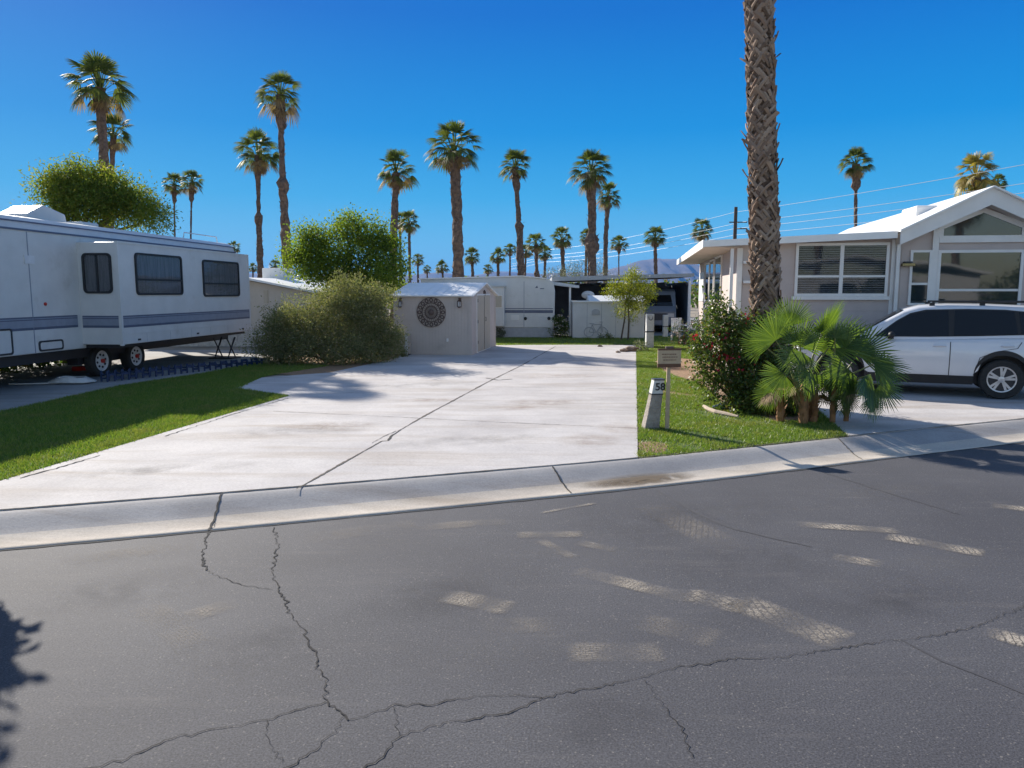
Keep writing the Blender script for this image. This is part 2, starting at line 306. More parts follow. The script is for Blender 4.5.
def ring_frame(mb, outer, inner, axis, a, b, m=0):
    n = len(outer)
    def mk(p, t): return (t, p[0], p[1]) if axis == 'x' else (p[0], t, p[1])
    v = [mk(p, t) for t in (a, b) for p in outer]+[mk(p, t) for t in (a, b) for p in inner]
    f = []
    for i in range(n):
        j = (i+1) % n
        f += [(i, j, n+j, n+i), (2*n+i, 3*n+i, 3*n+j, 2*n+j), (i, 2*n+i, 2*n+j, j), (n+i, n+j, 3*n+j, 3*n+i)]
    mb.add(v, f, m)

# ------------------------------------------------------------------ the ground
kerb_px = [(0, 511), (220, 494), (400, 479), (638, 459), (845, 437), (1024, 419)]
kb = [G(x, y) for x, y in kerb_px]
d0 = (kb[2]-kb[0]).normalized(); d1 = (kb[-1]-kb[-2]).normalized()
kb = [kb[0]-d0*60, kb[0]-d0*3]+kb+[kb[-1]+d1*3, kb[-1]+d1*60]
def smooth_line(pts, step=.35):
    out = []
    for i in range(len(pts)-1):
        n = max(1, int((pts[i+1]-pts[i]).length/step)) if (pts[i+1]-pts[i]).length < 20 else 12
        for k in range(n): out.append(pts[i].lerp(pts[i+1], k/n))
    out.append(pts[-1]); 
    for _ in range(8): out = [out[0]]+[(out[i-1]+out[i]*2+out[i+1])/4 for i in range(1, len(out)-1)]+[out[-1]]
    return out
kl = smooth_line(kb)
nrm = []
for i in range(len(kl)):
    t = (kl[min(i+1, len(kl)-1)]-kl[max(i-1, 0)]).normalized(); nrm.append(Vector((t.y, -t.x, 0)))
STREET = -.115
far = [(7000, 9000), (-7000, 9000)]
g = MB(); g.add([(p.x, p.y, -.012) for p in kl]+[(9000, kl[-1].y+500, -.012), (9000, 14000, -.012), (-9000, 14000, -.012), (-9000, kl[0].y, -.012)], [tuple(range(len(kl)+4))])
# skirt down behind the kerb
struct(g.build('ground', M['sand']))
# rolled kerb and gutter, one swept profile
prof = [(0, 0), (.04, .004), (.10, -.004), (.2, -.03), (.32, -.068), (.42, -.095), (.5, -.108), (.58, -.118), (.68, -.122), (.80, -.112), (.805, -.2)]
kv = []; kf = []
for i, p in enumerate(kl):
    j = math.sin(i*12.9)*.004
    for (t, z) in [(-.002, -.2)]+prof: kv.append((p.x+nrm[i].x*(t+j), p.y+nrm[i].y*(t+j), z))
n = len(prof)+1
for i in range(len(kl)-1):
    for k in range(n-1): kf.append((i*n+k, i*n+k+1, (i+1)*n+k+1, (i+1)*n+k))
kmb = MB().add(kv, kf); kmb.m = [1 if k % (n-1) >= 6 else 0 for k in range(len(kf))]  # roll face greyer than the pan: its weaker light is put into the colour
kerb = struct(kmb.build('kerb', [concrete('kerb_roll_shaded_concrete', (.40, .38, .37), (.28, .27, .27), (.22, .19, .17)), concrete('gutter_pan_concrete', (.60, .53, .45), (.42, .37, .32), (.3, .24, .18))], smooth=True))
# road sheet
rd = MB(); a = [(p+nrm[i]*.80) for i, p in enumerate(kl)]; b = [(p+nrm[i]*9.2) for i, p in enumerate(kl)]
rv = []
for i in range(len(a)):
    rv += [(a[i].x, a[i].y, STREET), (b[i].x, b[i].y, STREET)]
rd.add(rv, [(2*i, 2*i+1, 2*i+3, 2*i+2) for i in range(len(a)-1)])
road = struct(rd.build('road', M['asphalt']))
# land on the near side of the street (behind the camera)
b2 = [(p+nrm[i]*9.2) for i, p in enumerate(kl)]
struct(MB().add([(p.x, p.y, -.06) for p in b2]+[(9000, b2[-1].y-500, -.06), (9000, -3000, -.06), (-9000, -3000, -.06), (-9000, b2[0].y-500, -.06)], [tuple(range(len(b2)+4))]).build('near_ground', M['sand']))

def kline(x):            # point on the kerb's back line at world x
    for i in range(len(kl)-1):
        if kl[i].x <= x <= kl[i+1].x: return kl[i].lerp(kl[i+1], (x-kl[i].x)/(kl[i+1].x-kl[i].x))
def kerb_between(x0, x1, off=-.02):
    pts = [kline(x0)]+[p for p in kl if x0 < p.x < x1]+[kline(x1)]
    return [(p.x-off*.36*-1*0, p.y-off) for p in pts]
# lawns
def lawn_poly(pxs): return [tuple(G(x, y)[:2]) for x, y in pxs]
left_lawn = kerb_between(kl[0].x+40, -5.2, -.01)[0:]+lawn_poly([(0, 482), (290, 396), (240, 389), (262, 377), (300, 371), (262, 363)])+lawn_poly([(200, 374), (120, 386), (0, 412)])+[(-9.6, 5.5)]
left_lawn = [(-12.5, kline(-12.5).y+.01)]+kerb_between(-12, -5.62)+lawn_poly([(0, 482), (290, 396), (240, 389), (262, 377), (330, 366), (262, 362), (200, 374), (120, 386), (0, 412)])+[(-10.2, 6.0)]
sheet('lawn', left_lawn, 0.0, M['turfbase'])
right_lawn = kerb_between(1.475, 4.5)+lawn_poly([(815, 408), (800, 386), (745, 372), (690, 344), (636.5, 344)])
sheet('lawn', right_lawn, 0.0, M['turfbase'])
far_lawn = lawn_poly([(480, 346), (690, 344), (720, 336), (480, 336)])
sheet('lawn', far_lawn, 0.0, M['turfbase'])
for o in C.objects:
    if o.name.startswith('lawn'): struct(o)
# mulch beds
bed1 = [(662, 357), (700, 360), (790, 380), (806, 421), (775, 422), (722, 404), (704, 386), (664, 372), (655, 362)]
struct(sheet('planting_bed', lawn_poly(bed1), .006, M['soil']))
struct(sheet('planting_bed', lawn_poly([(655, 389), (700, 388), (712, 404), (690, 402), (660, 396)]), .0045, M['soil']))
struct(sheet('planting_bed', lawn_poly([(608, 353), (638, 351.5), (690, 349), (690, 345), (612, 345.5)]), .009, M['soil']))
struct(sheet('planting_bed', lawn_poly([(255, 372), (330, 379), (396, 362), (400, 352), (300, 352)]), .006, M['soil']))
# concrete: driveway, pads
dl = [(0, 482), (290, 396), (236, 388.5), (262, 378), (330, 373), (399, 358), (397, 353), (470, 353), (490, 345.5), (560, 345), (636, 345.5), (638, 459)]
dpoly = kerb_between(-5.6, 1.462, -.004)+[tuple(G(x, y)[:2]) for x, y in reversed(dl[:-1])]
drive = struct(sheet('driveway', dpoly, .012, M['concrete'], th=.1))
struct(sheet('trailer_pad', lawn_poly([(-400, 520), (0, 412), (120, 385.5), (200, 374), (262, 362), (262, 350), (-300, 350)]), .006, M['oldconc'], th=.02))
rp = kerb_between(4.51, 13.5, -.004)+lawn_poly([(1400, 350), (760, 352), (760, 362), (800, 386), (815, 408)])
struct(sheet('neighbour_driveway', rp, .01, M['concrete'], th=.1))
struct(sheet('back_path', lawn_poly([(480, 336), (720, 336), (760, 318), (380, 318)]), -.004, M['oldconc']))

# lines, cracks and marks lie on the surfaces as thin strips
def strip(mb, pts, wd, z, jit=0, seg=.06, taper=False):
    P3 = [Vector((p[0], p[1], z)) for p in pts]; q = []
    for i in range(len(P3)-1):
        L = (P3[i+1]-P3[i]).length; n = max(1, int(L/seg))
        t = (P3[i+1]-P3[i]).normalized(); nn = Vector((-t.y, t.x, 0))
        for k in range(n): q.append(P3[i].lerp(P3[i+1], k/n)+nn*random.uniform(-jit, jit)*(1 if (k or i) else 0))
    q.append(P3[-1]); v = []; m = len(q)
    for i, p in enumerate(q):
        t = (q[min(i+1, m-1)]-q[max(i-1, 0)]).normalized(); nn = Vector((-t.y, t.x, 0))
        ww = wd*(random.uniform(.5, 1.4)*(.9+.35*math.sin(i*.21+wd*900)) if jit else 1)/2
        if taper: ww *= .25+.75*math.sin(PI*min(1, (i+.5)/m))
        v += [p-nn*ww, p+nn*ww]
    mb.add(v, [(2*i, 2*i+1, 2*i+3, 2*i+2) for i in range(m-1)])
def gp(pts, z): return [G(x, y, z) for x, y in pts]
jb = MB(); zd = .0165
strip(jb, gp([(296, 489), (381.5, 441)], zd), .026, zd, .003)
strip(jb, gp([(398, 431), (424.6, 415.6), (490, 380.7), (521, 365.6), (556, 346)], zd), .032, zd, .004)
for a in ([(273, 411), (380, 416), (500, 422), (638, 428)], [(494, 387), (560, 388), (636, 389)]):
    strip(jb, gp(a, zd), .013, zd, .002)
for a in ([(330, 391), (440, 400), (490, 404), (637, 411)], [(405, 364), (520, 366), (637, 369)]):
    strip(jb, gp(a, zd), .007, zd, .002)
jb.build('expansion_joint', M['joint'], drive)
ck = MB(); strip(ck, gp([(381.5, 441), (388, 440.5), (391, 436), (399, 431)], zd), .022, zd, .008); strip(ck, gp([(372, 443), (384, 436), (396, 431)], zd), .012, zd, .008)
strip(ck, gp([(100, 455), (60, 467), (20, 478)], zd), .02, zd, .015); strip(ck, gp([(486, 378), (498, 380), (512, 379)], zd), .05, zd, .015)
strip(ck, gp([(165, 436), (230, 415), (288, 398)], zd), .016, zd, .015)
ck.build('crack', M['crack'], drive)
# joint between driveway and kerb, joints in the kerb
kj = MB(); strip(kj, [(p[0], p[1]+.004) for p in kerb_between(-7, 13, 0)], .018, .0145, .003)
kj.build('back_joint', M['joint'], kerb)
def on_kerb(px0, px1, wd):
    a = G(*px0); b = G(px1[0], px1[1], STREET); mb = MB(); v = []
    # follow the profile
    for k, t in enumerate([.8*q/15 for q in range(16)]):
        f = t/.80; c = a.lerp(b, f); j = random.uniform(-.008, .008)
        dk = min((kl[i+1]-kl[i]).normalized().cross(Vector((c.x, c.y, 0))-kl[i]).z*-1 for i in range(len(kl)-1) if kl[i].x-.5 < c.x < kl[i+1].x+.5); dk = min(max(dk, 0), .8)
        z = float(np.interp(dk, [q[0] for q in prof[:-1]], [q[1] for q in prof[:-1]]))
        v += [(c.x-wd/2+j, c.y, z+.007), (c.x+wd/2+j, c.y, z+.007)]
    mb.add(v, [(2*i, 2*i+1, 2*i+3, 2*i+2) for i in range(15)]); return mb
on_kerb((552, 467), (572, 493), .016).build('joint', M['crack'], kerb)
on_kerb((222, 494), (208, 531), .018).build('joint', M['crack'], kerb)
on_kerb((836, 438), (862, 459), .012).build('joint', M['joint'], kerb)
zs = STREET+.004
cr = MB()
cracks = [([(216, 520), (207, 537), (202, 557), (206, 570)], .02), ([(206, 570), (220, 577), (245, 585), (272, 589)], .008),
 ([(274, 527), (278, 545), (272, 570), (277, 587), (286, 600), (290, 615), (302, 627), (312, 647), (316, 665), (325, 677), (326, 700), (345, 715), (348, 720)], .014),
 ([(70, 772), (120, 760), (165, 740), (210, 730), (267, 720), (295, 710), (326, 701)], .010),
 ([(348, 719), (370, 714), (395, 705), (430, 704), (475, 696), (512, 694), (542, 697), (577, 690), (634, 679), (677, 667), (712, 662), (742, 657), (772, 658), (812, 652), (862, 644), (892, 640), (937, 635), (977, 626), (1024, 606), (1070, 590)], .009),
 ([(542, 697), (512, 711), (480, 717), (450, 722), (400, 735), (385, 752), (360, 772)], .011), ([(393, 706), (399, 735)], .007),
 ([(345, 715), (332, 735), (310, 752), (280, 772)], .008), ([(267, 720), (268, 740), (282, 762)], .006), ([(645, 680), (662, 705), (682, 727), (693, 757)], .007)]
for pts, wd in cracks: strip(cr, gp(pts, zs), wd*.62, zs, .015 if wd < .012 else .018, seg=.026)
cr.build('crack', M['crack'], road)
sl_ = MB()
for pts, wd in [([(902, 640), (942, 660), (972, 672), (1024, 692), (1060, 708)], .05), ([(822, 472), (887, 492), (962, 515)], .05), ([(657, 490), (702, 515), (737, 530), (812, 547)], .06)]:
    strip(sl_, gp(pts, zs-.0015), wd*.7, zs-.0015, .012, seg=.1, taper=True)
sl_.build('sealed_crack', M['seal'], road)
strip_m = MB()
strip(strip_m, [((p+nrm[i]*.815).x, (p+nrm[i]*.815).y) for i, p in enumerate(kl) if -8 < p.x < 13], .03, zs-.0006, .006, seg=.12)
strip_m.build('edge_gap', M['crack'], road)
# tyre marks: thin dusty films with a tread pattern
def dust_mat(name, bw, bh, skew):
    m, t, b = node_mat(name)
    b.inputs['Base Color'].default_value = (.40, .35, .29, 1); b.inputs['Roughness'].default_value = 1; b.inputs['Specular IOR Level'].default_value = .1
    uv = N(t, 'ShaderNodeUVMap'); at = N(t, 'ShaderNodeAttribute', attribute_name='fade')
    mp = N(t, 'ShaderNodeMapping'); mp.inputs['Rotation'].default_value = (0, 0, skew); t.links.new(uv.outputs[0], mp.inputs[0])
    br = N(t, 'ShaderNodeTexBrick', Scale=1.0); br.inputs['Brick Width'].default_value = bw; br.inputs['Row Height'].default_value = bh; br.inputs['Mortar Size'].default_value = bh*.2; br.inputs['Mortar Smooth'].default_value = 1.0
    nd_ = N(t, 'ShaderNodeTexNoise', Scale=14.0, Detail=3.0); t.links.new(uv.outputs[0], nd_.inputs['Vector'])
    ad_ = N(t, 'ShaderNodeMix', data_type='RGBA', blend_type='LINEAR_LIGHT'); ad_.inputs[0].default_value = bh*.5; t.links.new(mp.outputs[0], ad_.inputs[6]); t.links.new(nd_.outputs['Color'], ad_.inputs[7])
    t.links.new(ad_.outputs[2], br.inputs['Vector'])
    tc = N(t, 'ShaderNodeTexCoord'); n1 = N(t, 'ShaderNodeTexNoise', Scale=5.5, Detail=6.0, Roughness=.7); t.links.new(tc.outputs['Object'], n1.inputs['Vector'])
    n2 = N(t, 'ShaderNodeTexNoise', Scale=90.0, Detail=3.0); t.links.new(tc.outputs['Object'], n2.inputs['Vector'])
    def mth(op, a, b_=None, v=0):
        q = N(t, 'ShaderNodeMath', operation=op); t.links.new(a, q.inputs[0])
        if b_ is not None: t.links.new(b_, q.inputs[1])
        else: q.inputs[1].default_value = v
        return q.outputs[0]
    r1 = N(t, 'ShaderNodeMapRange'); r1.inputs['From Min'].default_value = .25; r1.inputs['From Max'].default_value = .6; t.links.new(n1.outputs['Fac'], r1.inputs[0])
    r2 = N(t, 'ShaderNodeMapRange'); r2.inputs['From Min'].default_value = .36; r2.inputs['From Max'].default_value = .58; r2.inputs['To Min'].default_value = .25; t.links.new(n2.outputs['Fac'], r2.inputs[0])
    inv = N(t, 'ShaderNodeMapRange'); inv.inputs['To Min'].default_value = 1; inv.inputs['To Max'].default_value = .22; t.links.new(br.outputs['Fac'], inv.inputs[0])
    al = mth('MULTIPLY', mth('MULTIPLY', mth('MULTIPLY', at.outputs['Fac'], r1.outputs[0]), r2.outputs[0]), inv.outputs[0])
    cl_ = N(t, 'ShaderNodeClamp'); t.links.new(al, cl_.inputs[0]); t.links.new(cl_.outputs[0], b.inputs['Alpha'])
    return m
DM = [dust_mat('dust_fine', .06, .022, 0), dust_mat('dust_cross', .13, .05, .6), dust_mat('dust_lines', .6, .045, 1.15)]
def tread(p0, p1, wd, dens, kind=0):
    a = G(*p0, zs); b = G(*p1, zs); t_ = (b-a); L = t_.length; t_.normalize(); nn = Vector((-t_.y, t_.x, 0)); K = max(8, int(L/.06)); W_ = 7
    V = []; F = []; UV = []; FA_ = []
    for i in range(K+1):
        u = i/K
        for j in range(W_):
            v_ = j/(W_-1)-.5; p = a+t_*(L*u)+nn*(v_*wd); V.append((p.x, p.y, zs+.0012)); UV.append((L*u, v_*wd))
            FA_.append(dens*1.0*max(0, min(1, min(u, 1-u)*9+.05))*max(0, 1-abs(v_*2)**4)*(.75+.5*math.sin(u*9+p0[0])))
    for i in range(K):
        for j in range(W_-1): F.append((i*W_+j, i*W_+j+1, (i+1)*W_+j+1, (i+1)*W_+j))
    me = bpy.data.meshes.new('tyre_mark'); me.from_pydata(V, [], F); me.materials.append(DM[kind])
    uvl = me.uv_layers.new(name='UVMap'); 
    for lp in me.loops: uvl.data[lp.index].uv = UV[lp.vertex_index]
    at = me.attributes.new('fade', 'FLOAT', 'POINT'); at.data.foreach_set('value', FA_)
    o = bpy.data.objects.new('tyre_mark', me); C.objects.link(o); o.parent = road
for q in [((575, 570), (690, 599), .2, 1.0, 0), ((686, 594), (748, 608), .26, .9, 1), ((735, 600), (845, 642), .34, .75, 1), ((445, 595), (512, 609), .25, .9, 0), ((565, 652), (665, 652), .26, .45, 0),
 ((796, 524), (900, 531), .19, 1.3, 2), ((886, 536), (986, 554), .22, 1.1, 2), ((832, 556), (884, 565), .2, .8, 1), ((984, 630), (1060, 652), .2, 1.3, 2), ((990, 505), (1060, 513), .2, 1.3, 2),
 ((516, 535), (584, 534), .18, .7, 0), ((576, 542), (616, 550), .15, .7, 0), ((540, 540), (575, 558), .12, .5, 0), ((650, 505), (735, 550), .42, .35, 1), ((160, 624), (240, 602), .22, .6, 0), ((195, 645), (145, 605), .24, .35, 0),
 ((412, 528), (508, 521), .22, .55, 0), ((540, 513), (596, 503), .06, .9, 2), ((300, 540), (420, 523), .3, .3, 0), ((60, 560), (200, 545), .3, .35, 2), ((640, 620), (720, 640), .3, .3, 0), ((480, 625), (560, 625), .24, .35, 0)]:
    tread(*q)
# dirt in the gutter by the lawn corner
def film_mat(name, c, sc, lo, hi, mx_):
    m, t, b = node_mat(name); b.inputs['Base Color'].default_value = col(c); b.inputs['Roughness'].default_value = .95; b.inputs['Specular IOR Level'].default_value = .15
    at = N(t, 'ShaderNodeAttribute', attribute_name='fade'); tc = N(t, 'ShaderNodeTexCoord'); n1 = N(t, 'ShaderNodeTexNoise', Scale=sc, Detail=8.0, Roughness=.7); t.links.new(tc.outputs['Object'], n1.inputs['Vector'])
    r1 = N(t, 'ShaderNodeMapRange'); r1.inputs['From Min'].default_value = lo; r1.inputs['From Max'].default_value = hi; r1.inputs['To Max'].default_value = mx_; t.links.new(n1.outputs['Fac'], r1.inputs[0])
    q = N(t, 'ShaderNodeMath', operation='MULTIPLY'); t.links.new(r1.outputs[0], q.inputs[0]); t.links.new(at.outputs['Fac'], q.inputs[1]); t.links.new(q.outputs[0], b.inputs['Alpha'])
    return m
FM = dict(rust=film_mat('rust_stain', (.40, .29, .21), 3.5, .36, .75, .45), oil=film_mat('oil_film', (.045, .044, .048), 2.6, .42, .8, .28), silt=film_mat('silt', (.20, .155, .11), 5, .3, .5, 1.0), grime=film_mat('grime', (.22, .20, .18), 2.2, .42, .78, .45), pale=film_mat('pale_wear', (.25, .24, .235), 1.6, .42, .75, .25))
def film(name, c, rx, ry, rot, z, m, par, zf=None):
    V = []; F = []; A = []; K = 14; Lr = 5; ca, sa = math.cos(rot), math.sin(rot); V.append((c.x, c.y, z)); A.append(1.0)
    for i in range(1, Lr+1):
        for k in range(K*2):
            th = PI*k/K; u = i/Lr; x = rx*u*math.cos(th); y = ry*u*math.sin(th); V.append((c.x+x*ca-y*sa, c.y+x*sa+y*ca, z)); A.append(max(0, 1-u**1.6))
    if zf: V = [(p[0], p[1], zf(p)) for p in V]
    n = K*2
    F = [(0, 1+k, 1+(k+1) % n) for k in range(n)]+[(1+(i-1)*n+k, 1+i*n+k, 1+i*n+(k+1) % n, 1+(i-1)*n+(k+1) % n) for i in range(1, Lr) for k in range(n)]
    me = bpy.data.meshes.new(name); me.from_pydata(V, [], F); me.materials.append(m); at = me.attributes.new('fade', 'FLOAT', 'POINT'); at.data.foreach_set('value', A)
    o = bpy.data.objects.new(name, me); C.objects.link(o); o.parent = par
def kz(p):
    dk = min((kl[i+1]-kl[i]).normalized().cross(Vector((p[0], p[1], 0))-kl[i]).z*-1 for i in range(len(kl)-1) if kl[i].x-.5 < p[0] < kl[i+1].x+.5); dk = min(max(dk, 0), .8)
    return float(np.interp(dk, [q[0] for q in prof[:-1]], [q[1] for q in prof[:-1]]))+.004
KA = R(21)
film('silt_patch', G(640, 481, -.115), .75, .17, KA, 0, FM['silt'], kerb, kz); film('silt_patch', G(622, 484, -.115), .4, .09, KA, 0, FM['grime'], kerb, kz)
for x, y, rx, ry in ((545, 402, .9, .45), (520, 408, .5, .3), (590, 440, .45, .5), (620, 428, .35, .5), (430, 400, .8, .3), (330, 425, .8, .35), (560, 376, 1.4, .5)): film('rust_stain', G(x, y, .0145), rx, ry, .1, .0145, FM['rust'], drive)
for x, y, rx, ry in ((300, 430, 1.3, .5), (470, 440, 1.2, .35), (150, 470, 1.4, .3), (560, 360, 2, .8), (420, 385, 1.8, .6)): film('grime', G(x, y, .0155), rx, ry, .3, .0155, FM['grime'], drive)
for x, y, rx, ry in ((420, 600, .7, .4), (760, 560, 1.0, .5), (250, 650, .5, .35), (600, 720, .5, .3), (880, 600, .8, .4), (120, 590, .7, .4), (680, 520, 1.2, .5)): film('oil_film', G(x, y, STREET), rx, ry, KA, STREET+.002, FM['oil'], road)
for x, y, rx, ry in ((560, 560, 1.5, .35), (300, 560, 1.8, .3), (820, 500, 1.8, .3), (150, 700, .9, .3), (900, 570, 1.2, .3), (500, 650, 1.1, .25), (100, 560, 1.3, .2)): film('pale_wear', G(x, y, STREET), rx, ry, KA, STREET+.0026, FM['pale'], road)

# ------------------------------------------------------------------ grass blades
def inside(poly, X, Y):
    r = np.zeros(len(X), bool); n = len(poly); j = n-1
    for i in range(n):
        xi, yi = poly[i]; xj, yj = poly[j]
        c = ((yi > Y) != (yj > Y)) & (X < (xj-xi)*(Y-yi)/((yj-yi) or 1e-9)+xi); r ^= c; j = i
    return r
def grass(poly, dens, h, clip=None, bare=.0, spots=()):
    xs = [p[0] for p in poly]; ys = [p[1] for p in poly]
    A = (max(xs)-min(xs))*(max(ys)-min(ys)); n = int(A*dens)
    X = RNG.uniform(min(xs), max(xs), n); Y = RNG.uniform(min(ys), max(ys), n); ok = inside(poly, X, Y)
    if clip: ok &= clip(X, Y)
    pat = np.sin(X*2.1+np.sin(Y*1.7)*1.3)*np.sin(Y*1.3+X*.6)+.5*np.sin(X*7+Y*5)
    ok &= ~((pat < -1.05+bare) & (RNG.random(n) < .8))
    X = X[ok]; Y = Y[ok]; n = len(X); X = X+RNG.normal(0, .018, n); Y = Y+RNG.normal(0, .018, n)
    dry = (RNG.random(n) < .0)
    th = RNG.uniform(0, 2*PI, n); hh = h*RNG.uniform(.5, 1.2, n); ww = RNG.uniform(.004, .007, n); ln = RNG.normal(0, .45, (n, 2))*hh[:, None]
    V = np.zeros((n, 3, 3)); V[:, 0] = np.c_[X-np.cos(th)*ww, Y-np.sin(th)*ww, np.zeros(n)]; V[:, 1] = np.c_[X+np.cos(th)*ww, Y+np.sin(th)*ww, np.zeros(n)]
    V[:, 2] = np.c_[X+ln[:, 0], Y+ln[:, 1], hh]
    o = np_mesh('grass', V.reshape(-1, 3), np.arange(3*n).reshape(-1, 3), M['grass']); return tag(o, kind='stuff')
notbed = [lawn_poly(bed1)]
sp_ = G(651, 447)
struct(sheet('planting_bed', [(sp_.x+.2*math.cos(a)*(1+.25*math.sin(3*a)), sp_.y+.42*math.sin(a)*(1+.2*math.cos(2*a))) for a in [2*PI*k/24 for k in range(24)]], .003, M['soil']))
def clipR(X, Y):
    d = ((X-sp_.x)/.22)**2+((Y-sp_.y)/.45)**2
    return ~inside(notbed[0], X, Y) & ((d > 1) | (RNG.random(len(X)) < .22))
tag(grass(right_lawn, 5200, .04, clipR, .22), 'short green grass of the small front lawn beside the number post', 'grass')
tag(grass([p for p in left_lawn], 3300, .045, lambda X, Y: X > -9.5, -9), 'mown green grass strip between the trailer pad and the driveway', 'grass')
tag(grass(far_lawn, 900, .05), 'narrow grass strip behind the driveway in front of the white trailer', 'grass')

# ------------------------------------------------------------------ foliage generators
def leaf_cloud(name, clumps, n, size, m, parent, twig=.22, perTwig=26, asp=.55, seed=0, shell=.55):
    """leaves gathered on twigs spread through ellipsoid clumps [(c, r(x,y,z))]"""
    rg = np.random.default_rng(seed+5)
    vol = np.array([c[1][0]*c[1][1]*c[1][2] for c in clumps])**.75; vol /= vol.sum()
    nt_ = max(1, n//perTwig); ci = rg.choice(len(clumps), nt_, p=vol)
    d = rg.normal(size=(nt_, 3)); d /= np.linalg.norm(d, axis=1)[:, None]
    rr = (shell+(1-shell)*rg.random(nt_))*rg.choice([1, 1, 1, .6, 1.15, .8, 1.35], nt_)
    cc = np.array([tuple(c[0]) for c in clumps])[ci]; cr_ = np.array([c[1] for c in clumps])[ci]
    tc = cc+d*cr_*rr[:, None]
    ti = np.repeat(np.arange(nt_), perTwig); k = len(ti)
    off = rg.normal(size=(k, 3))*twig*.5; p = tc[ti]+off+d[ti]*(np.abs(rg.normal(size=k))*twig*.3)[:, None]
    # leaf frame
    t = rg.normal(size=(k, 3))+d[ti]*.9; t[:, 2] -= .15; t /= np.linalg.norm(t, axis=1)[:, None]
    b = np.cross(t, rg.normal(size=(k, 3))); b /= np.linalg.norm(b, axis=1)[:, None]; nn = np.cross(t, b)
    s = (size*rg.uniform(.6, 1.35, k))[:, None]
    V = np.stack([p, p+t*s*.5+b*s*asp*.5+nn*s*.08, p+t*s, p+t*s*.5-b*s*asp*.5+nn*s*.08], 1).reshape(-1, 3)
    V[:, 2] = np.maximum(V[:, 2], .01)
    o = np_mesh(name, V, np.arange(4*k).reshape(-1, 4), m, parent); return o
def limbs(mb, base, targets, r0, n=7, seed=1, lead=None):
    rnd = random.Random(seed); base = Vector(base)
    for t in targets:
        t = Vector(t); pts = []; L = (t-base).length
        for k in range(6):
            f = k/5; p = base.lerp(t, f); p.z = base.z+(t.z-base.z)*(f**.8)
            if 0 < k < 5: p += Vector((rnd.uniform(-1, 1), rnd.uniform(-1, 1), 0))*L*.03
            pts.append(p)
        mb.tube(pts, [r0*(1-.8*k/5) for k in range(6)], n)
# fan leaf as triangles/quads arrays
def fan_leaf(hub, ax, up, r, nseg=14, span=R(230), droop=.35, fused=.45, wob=.06, rnd=random, tipdrop=None):
    """ax: pointing direction, up: blade normal"""
    V = []; F = []; side = up.cross(ax).normalized()
    for i in range(nseg):
        a = -span/2+span*(i+.5)/nseg; da = span/nseg*.50
        rl = r*(.72+.28*math.cos(a*.72))*rnd.uniform(.9, 1.06)
        def pt(ang, rad, lift=0):
            q = ax*math.cos(ang)+side*math.sin(ang)
            p = hub+q*rad+up*(lift*r)
            dr = droop*(rad/r)**2.2*r; p = p-Vector((0, 0, 1))*dr*(.35+.65*(rad/r)) - up*(abs(math.sin(ang/2))*.12*rad)
            return p
        aw = rnd.uniform(-wob, wob); b = len(V)
        V += [hub, pt(a-da, rl*fused, .0), pt(a, rl*fused*.95, .03), pt(a+da, rl*fused, .0), pt(a-da*.55+aw*.5, rl*.75), pt(a+da*.55+aw*.5, rl*.75), pt(a+aw, rl)]
        F += [(b, b+1, b+2), (b, b+2, b+3), (b+1, b+4, b+2), (b+2, b+4, b+5), (b+2, b+5, b+3), (b+4, b+6, b+5)]
    return V, F
def crown_meshes(seed, nl=34, segs=13):
    rnd = random.Random(seed); V = []; F = []; VD = []; FD = []; ga = PI*(3-5**.5)
    def put(vs, fs, VV, FF):
        n = len(VV); VV += [tuple(v) for v in vs]; FF += [tuple(i+n for i in f) for f in fs]
    for i in range(nl):
        f = i/(nl-1); el = R(80-f**.8*108+rnd.uniform(-12, 12)); az = i*ga+rnd.uniform(-.25, .25)
        d = Vector((math.cos(el)*math.cos(az), math.cos(el)*math.sin(az), math.sin(el)))
        pl = (.36+.18*math.cos(el))*rnd.uniform(.7, 1.35); hub = Vector((0, 0, .1-.25*f))+d*pl; hub.z -= .1*pl*f
        sd_ = Vector((-math.sin(az), math.cos(az), 0)); up = sd_.cross(d)*-1
        if up.z < 0: up = -up
        dd = (d+Vector((0, 0, -.10-.35*f))).normalized(); up = (up-dd*up.dot(dd)).normalized()
        q = Matrix.Rotation(rnd.uniform(-.5, .5), 3, dd); up = q @ up
        dead = f > .9
        vs, fs = fan_leaf(hub, dd, up, rnd.uniform(.44, .6), segs, R(150), .16+.3*f, .42, .06, rnd)
        put(vs, fs, VD if dead else V, FD if dead else F)
        # petiole
        w_ = sd_*.018; b0 = Vector((0, 0, -.1-.3*f)); 
        put([b0-w_*1.6, b0+w_*1.6, hub+w_, hub-w_], [(0, 1, 2), (0, 2, 3)], VD if dead else V, FD if dead else F)
    for i in range(7):      # hanging dead fans
        az = i*2.3+rnd.uniform(-.4, .4); el = R(-58+rnd.uniform(-14, 10)); d = Vector((math.cos(el)*math.cos(az), math.cos(el)*math.sin(az), math.sin(el)))
        hub = Vector((0, 0, -.3))+d*.38; sd_ = Vector((-math.sin(az), math.cos(az), 0)); up = sd_.cross(d)
        vs, fs = fan_leaf(hub, (d+Vector((0, 0, -.7))).normalized(), up, rnd.uniform(.3, .42), 9, R(130), .1, .6, .05, rnd)
        put(vs, fs, VD, FD)
    return np_mesh('crown', V, F, M['palmleaf'], mesh_only=True), np_mesh('dead_fronds', VD, FD, M['palmdead'], mesh_only=True)
crowns = [crown_meshes(s, 42+3*(s % 3)) for s in range(9)]
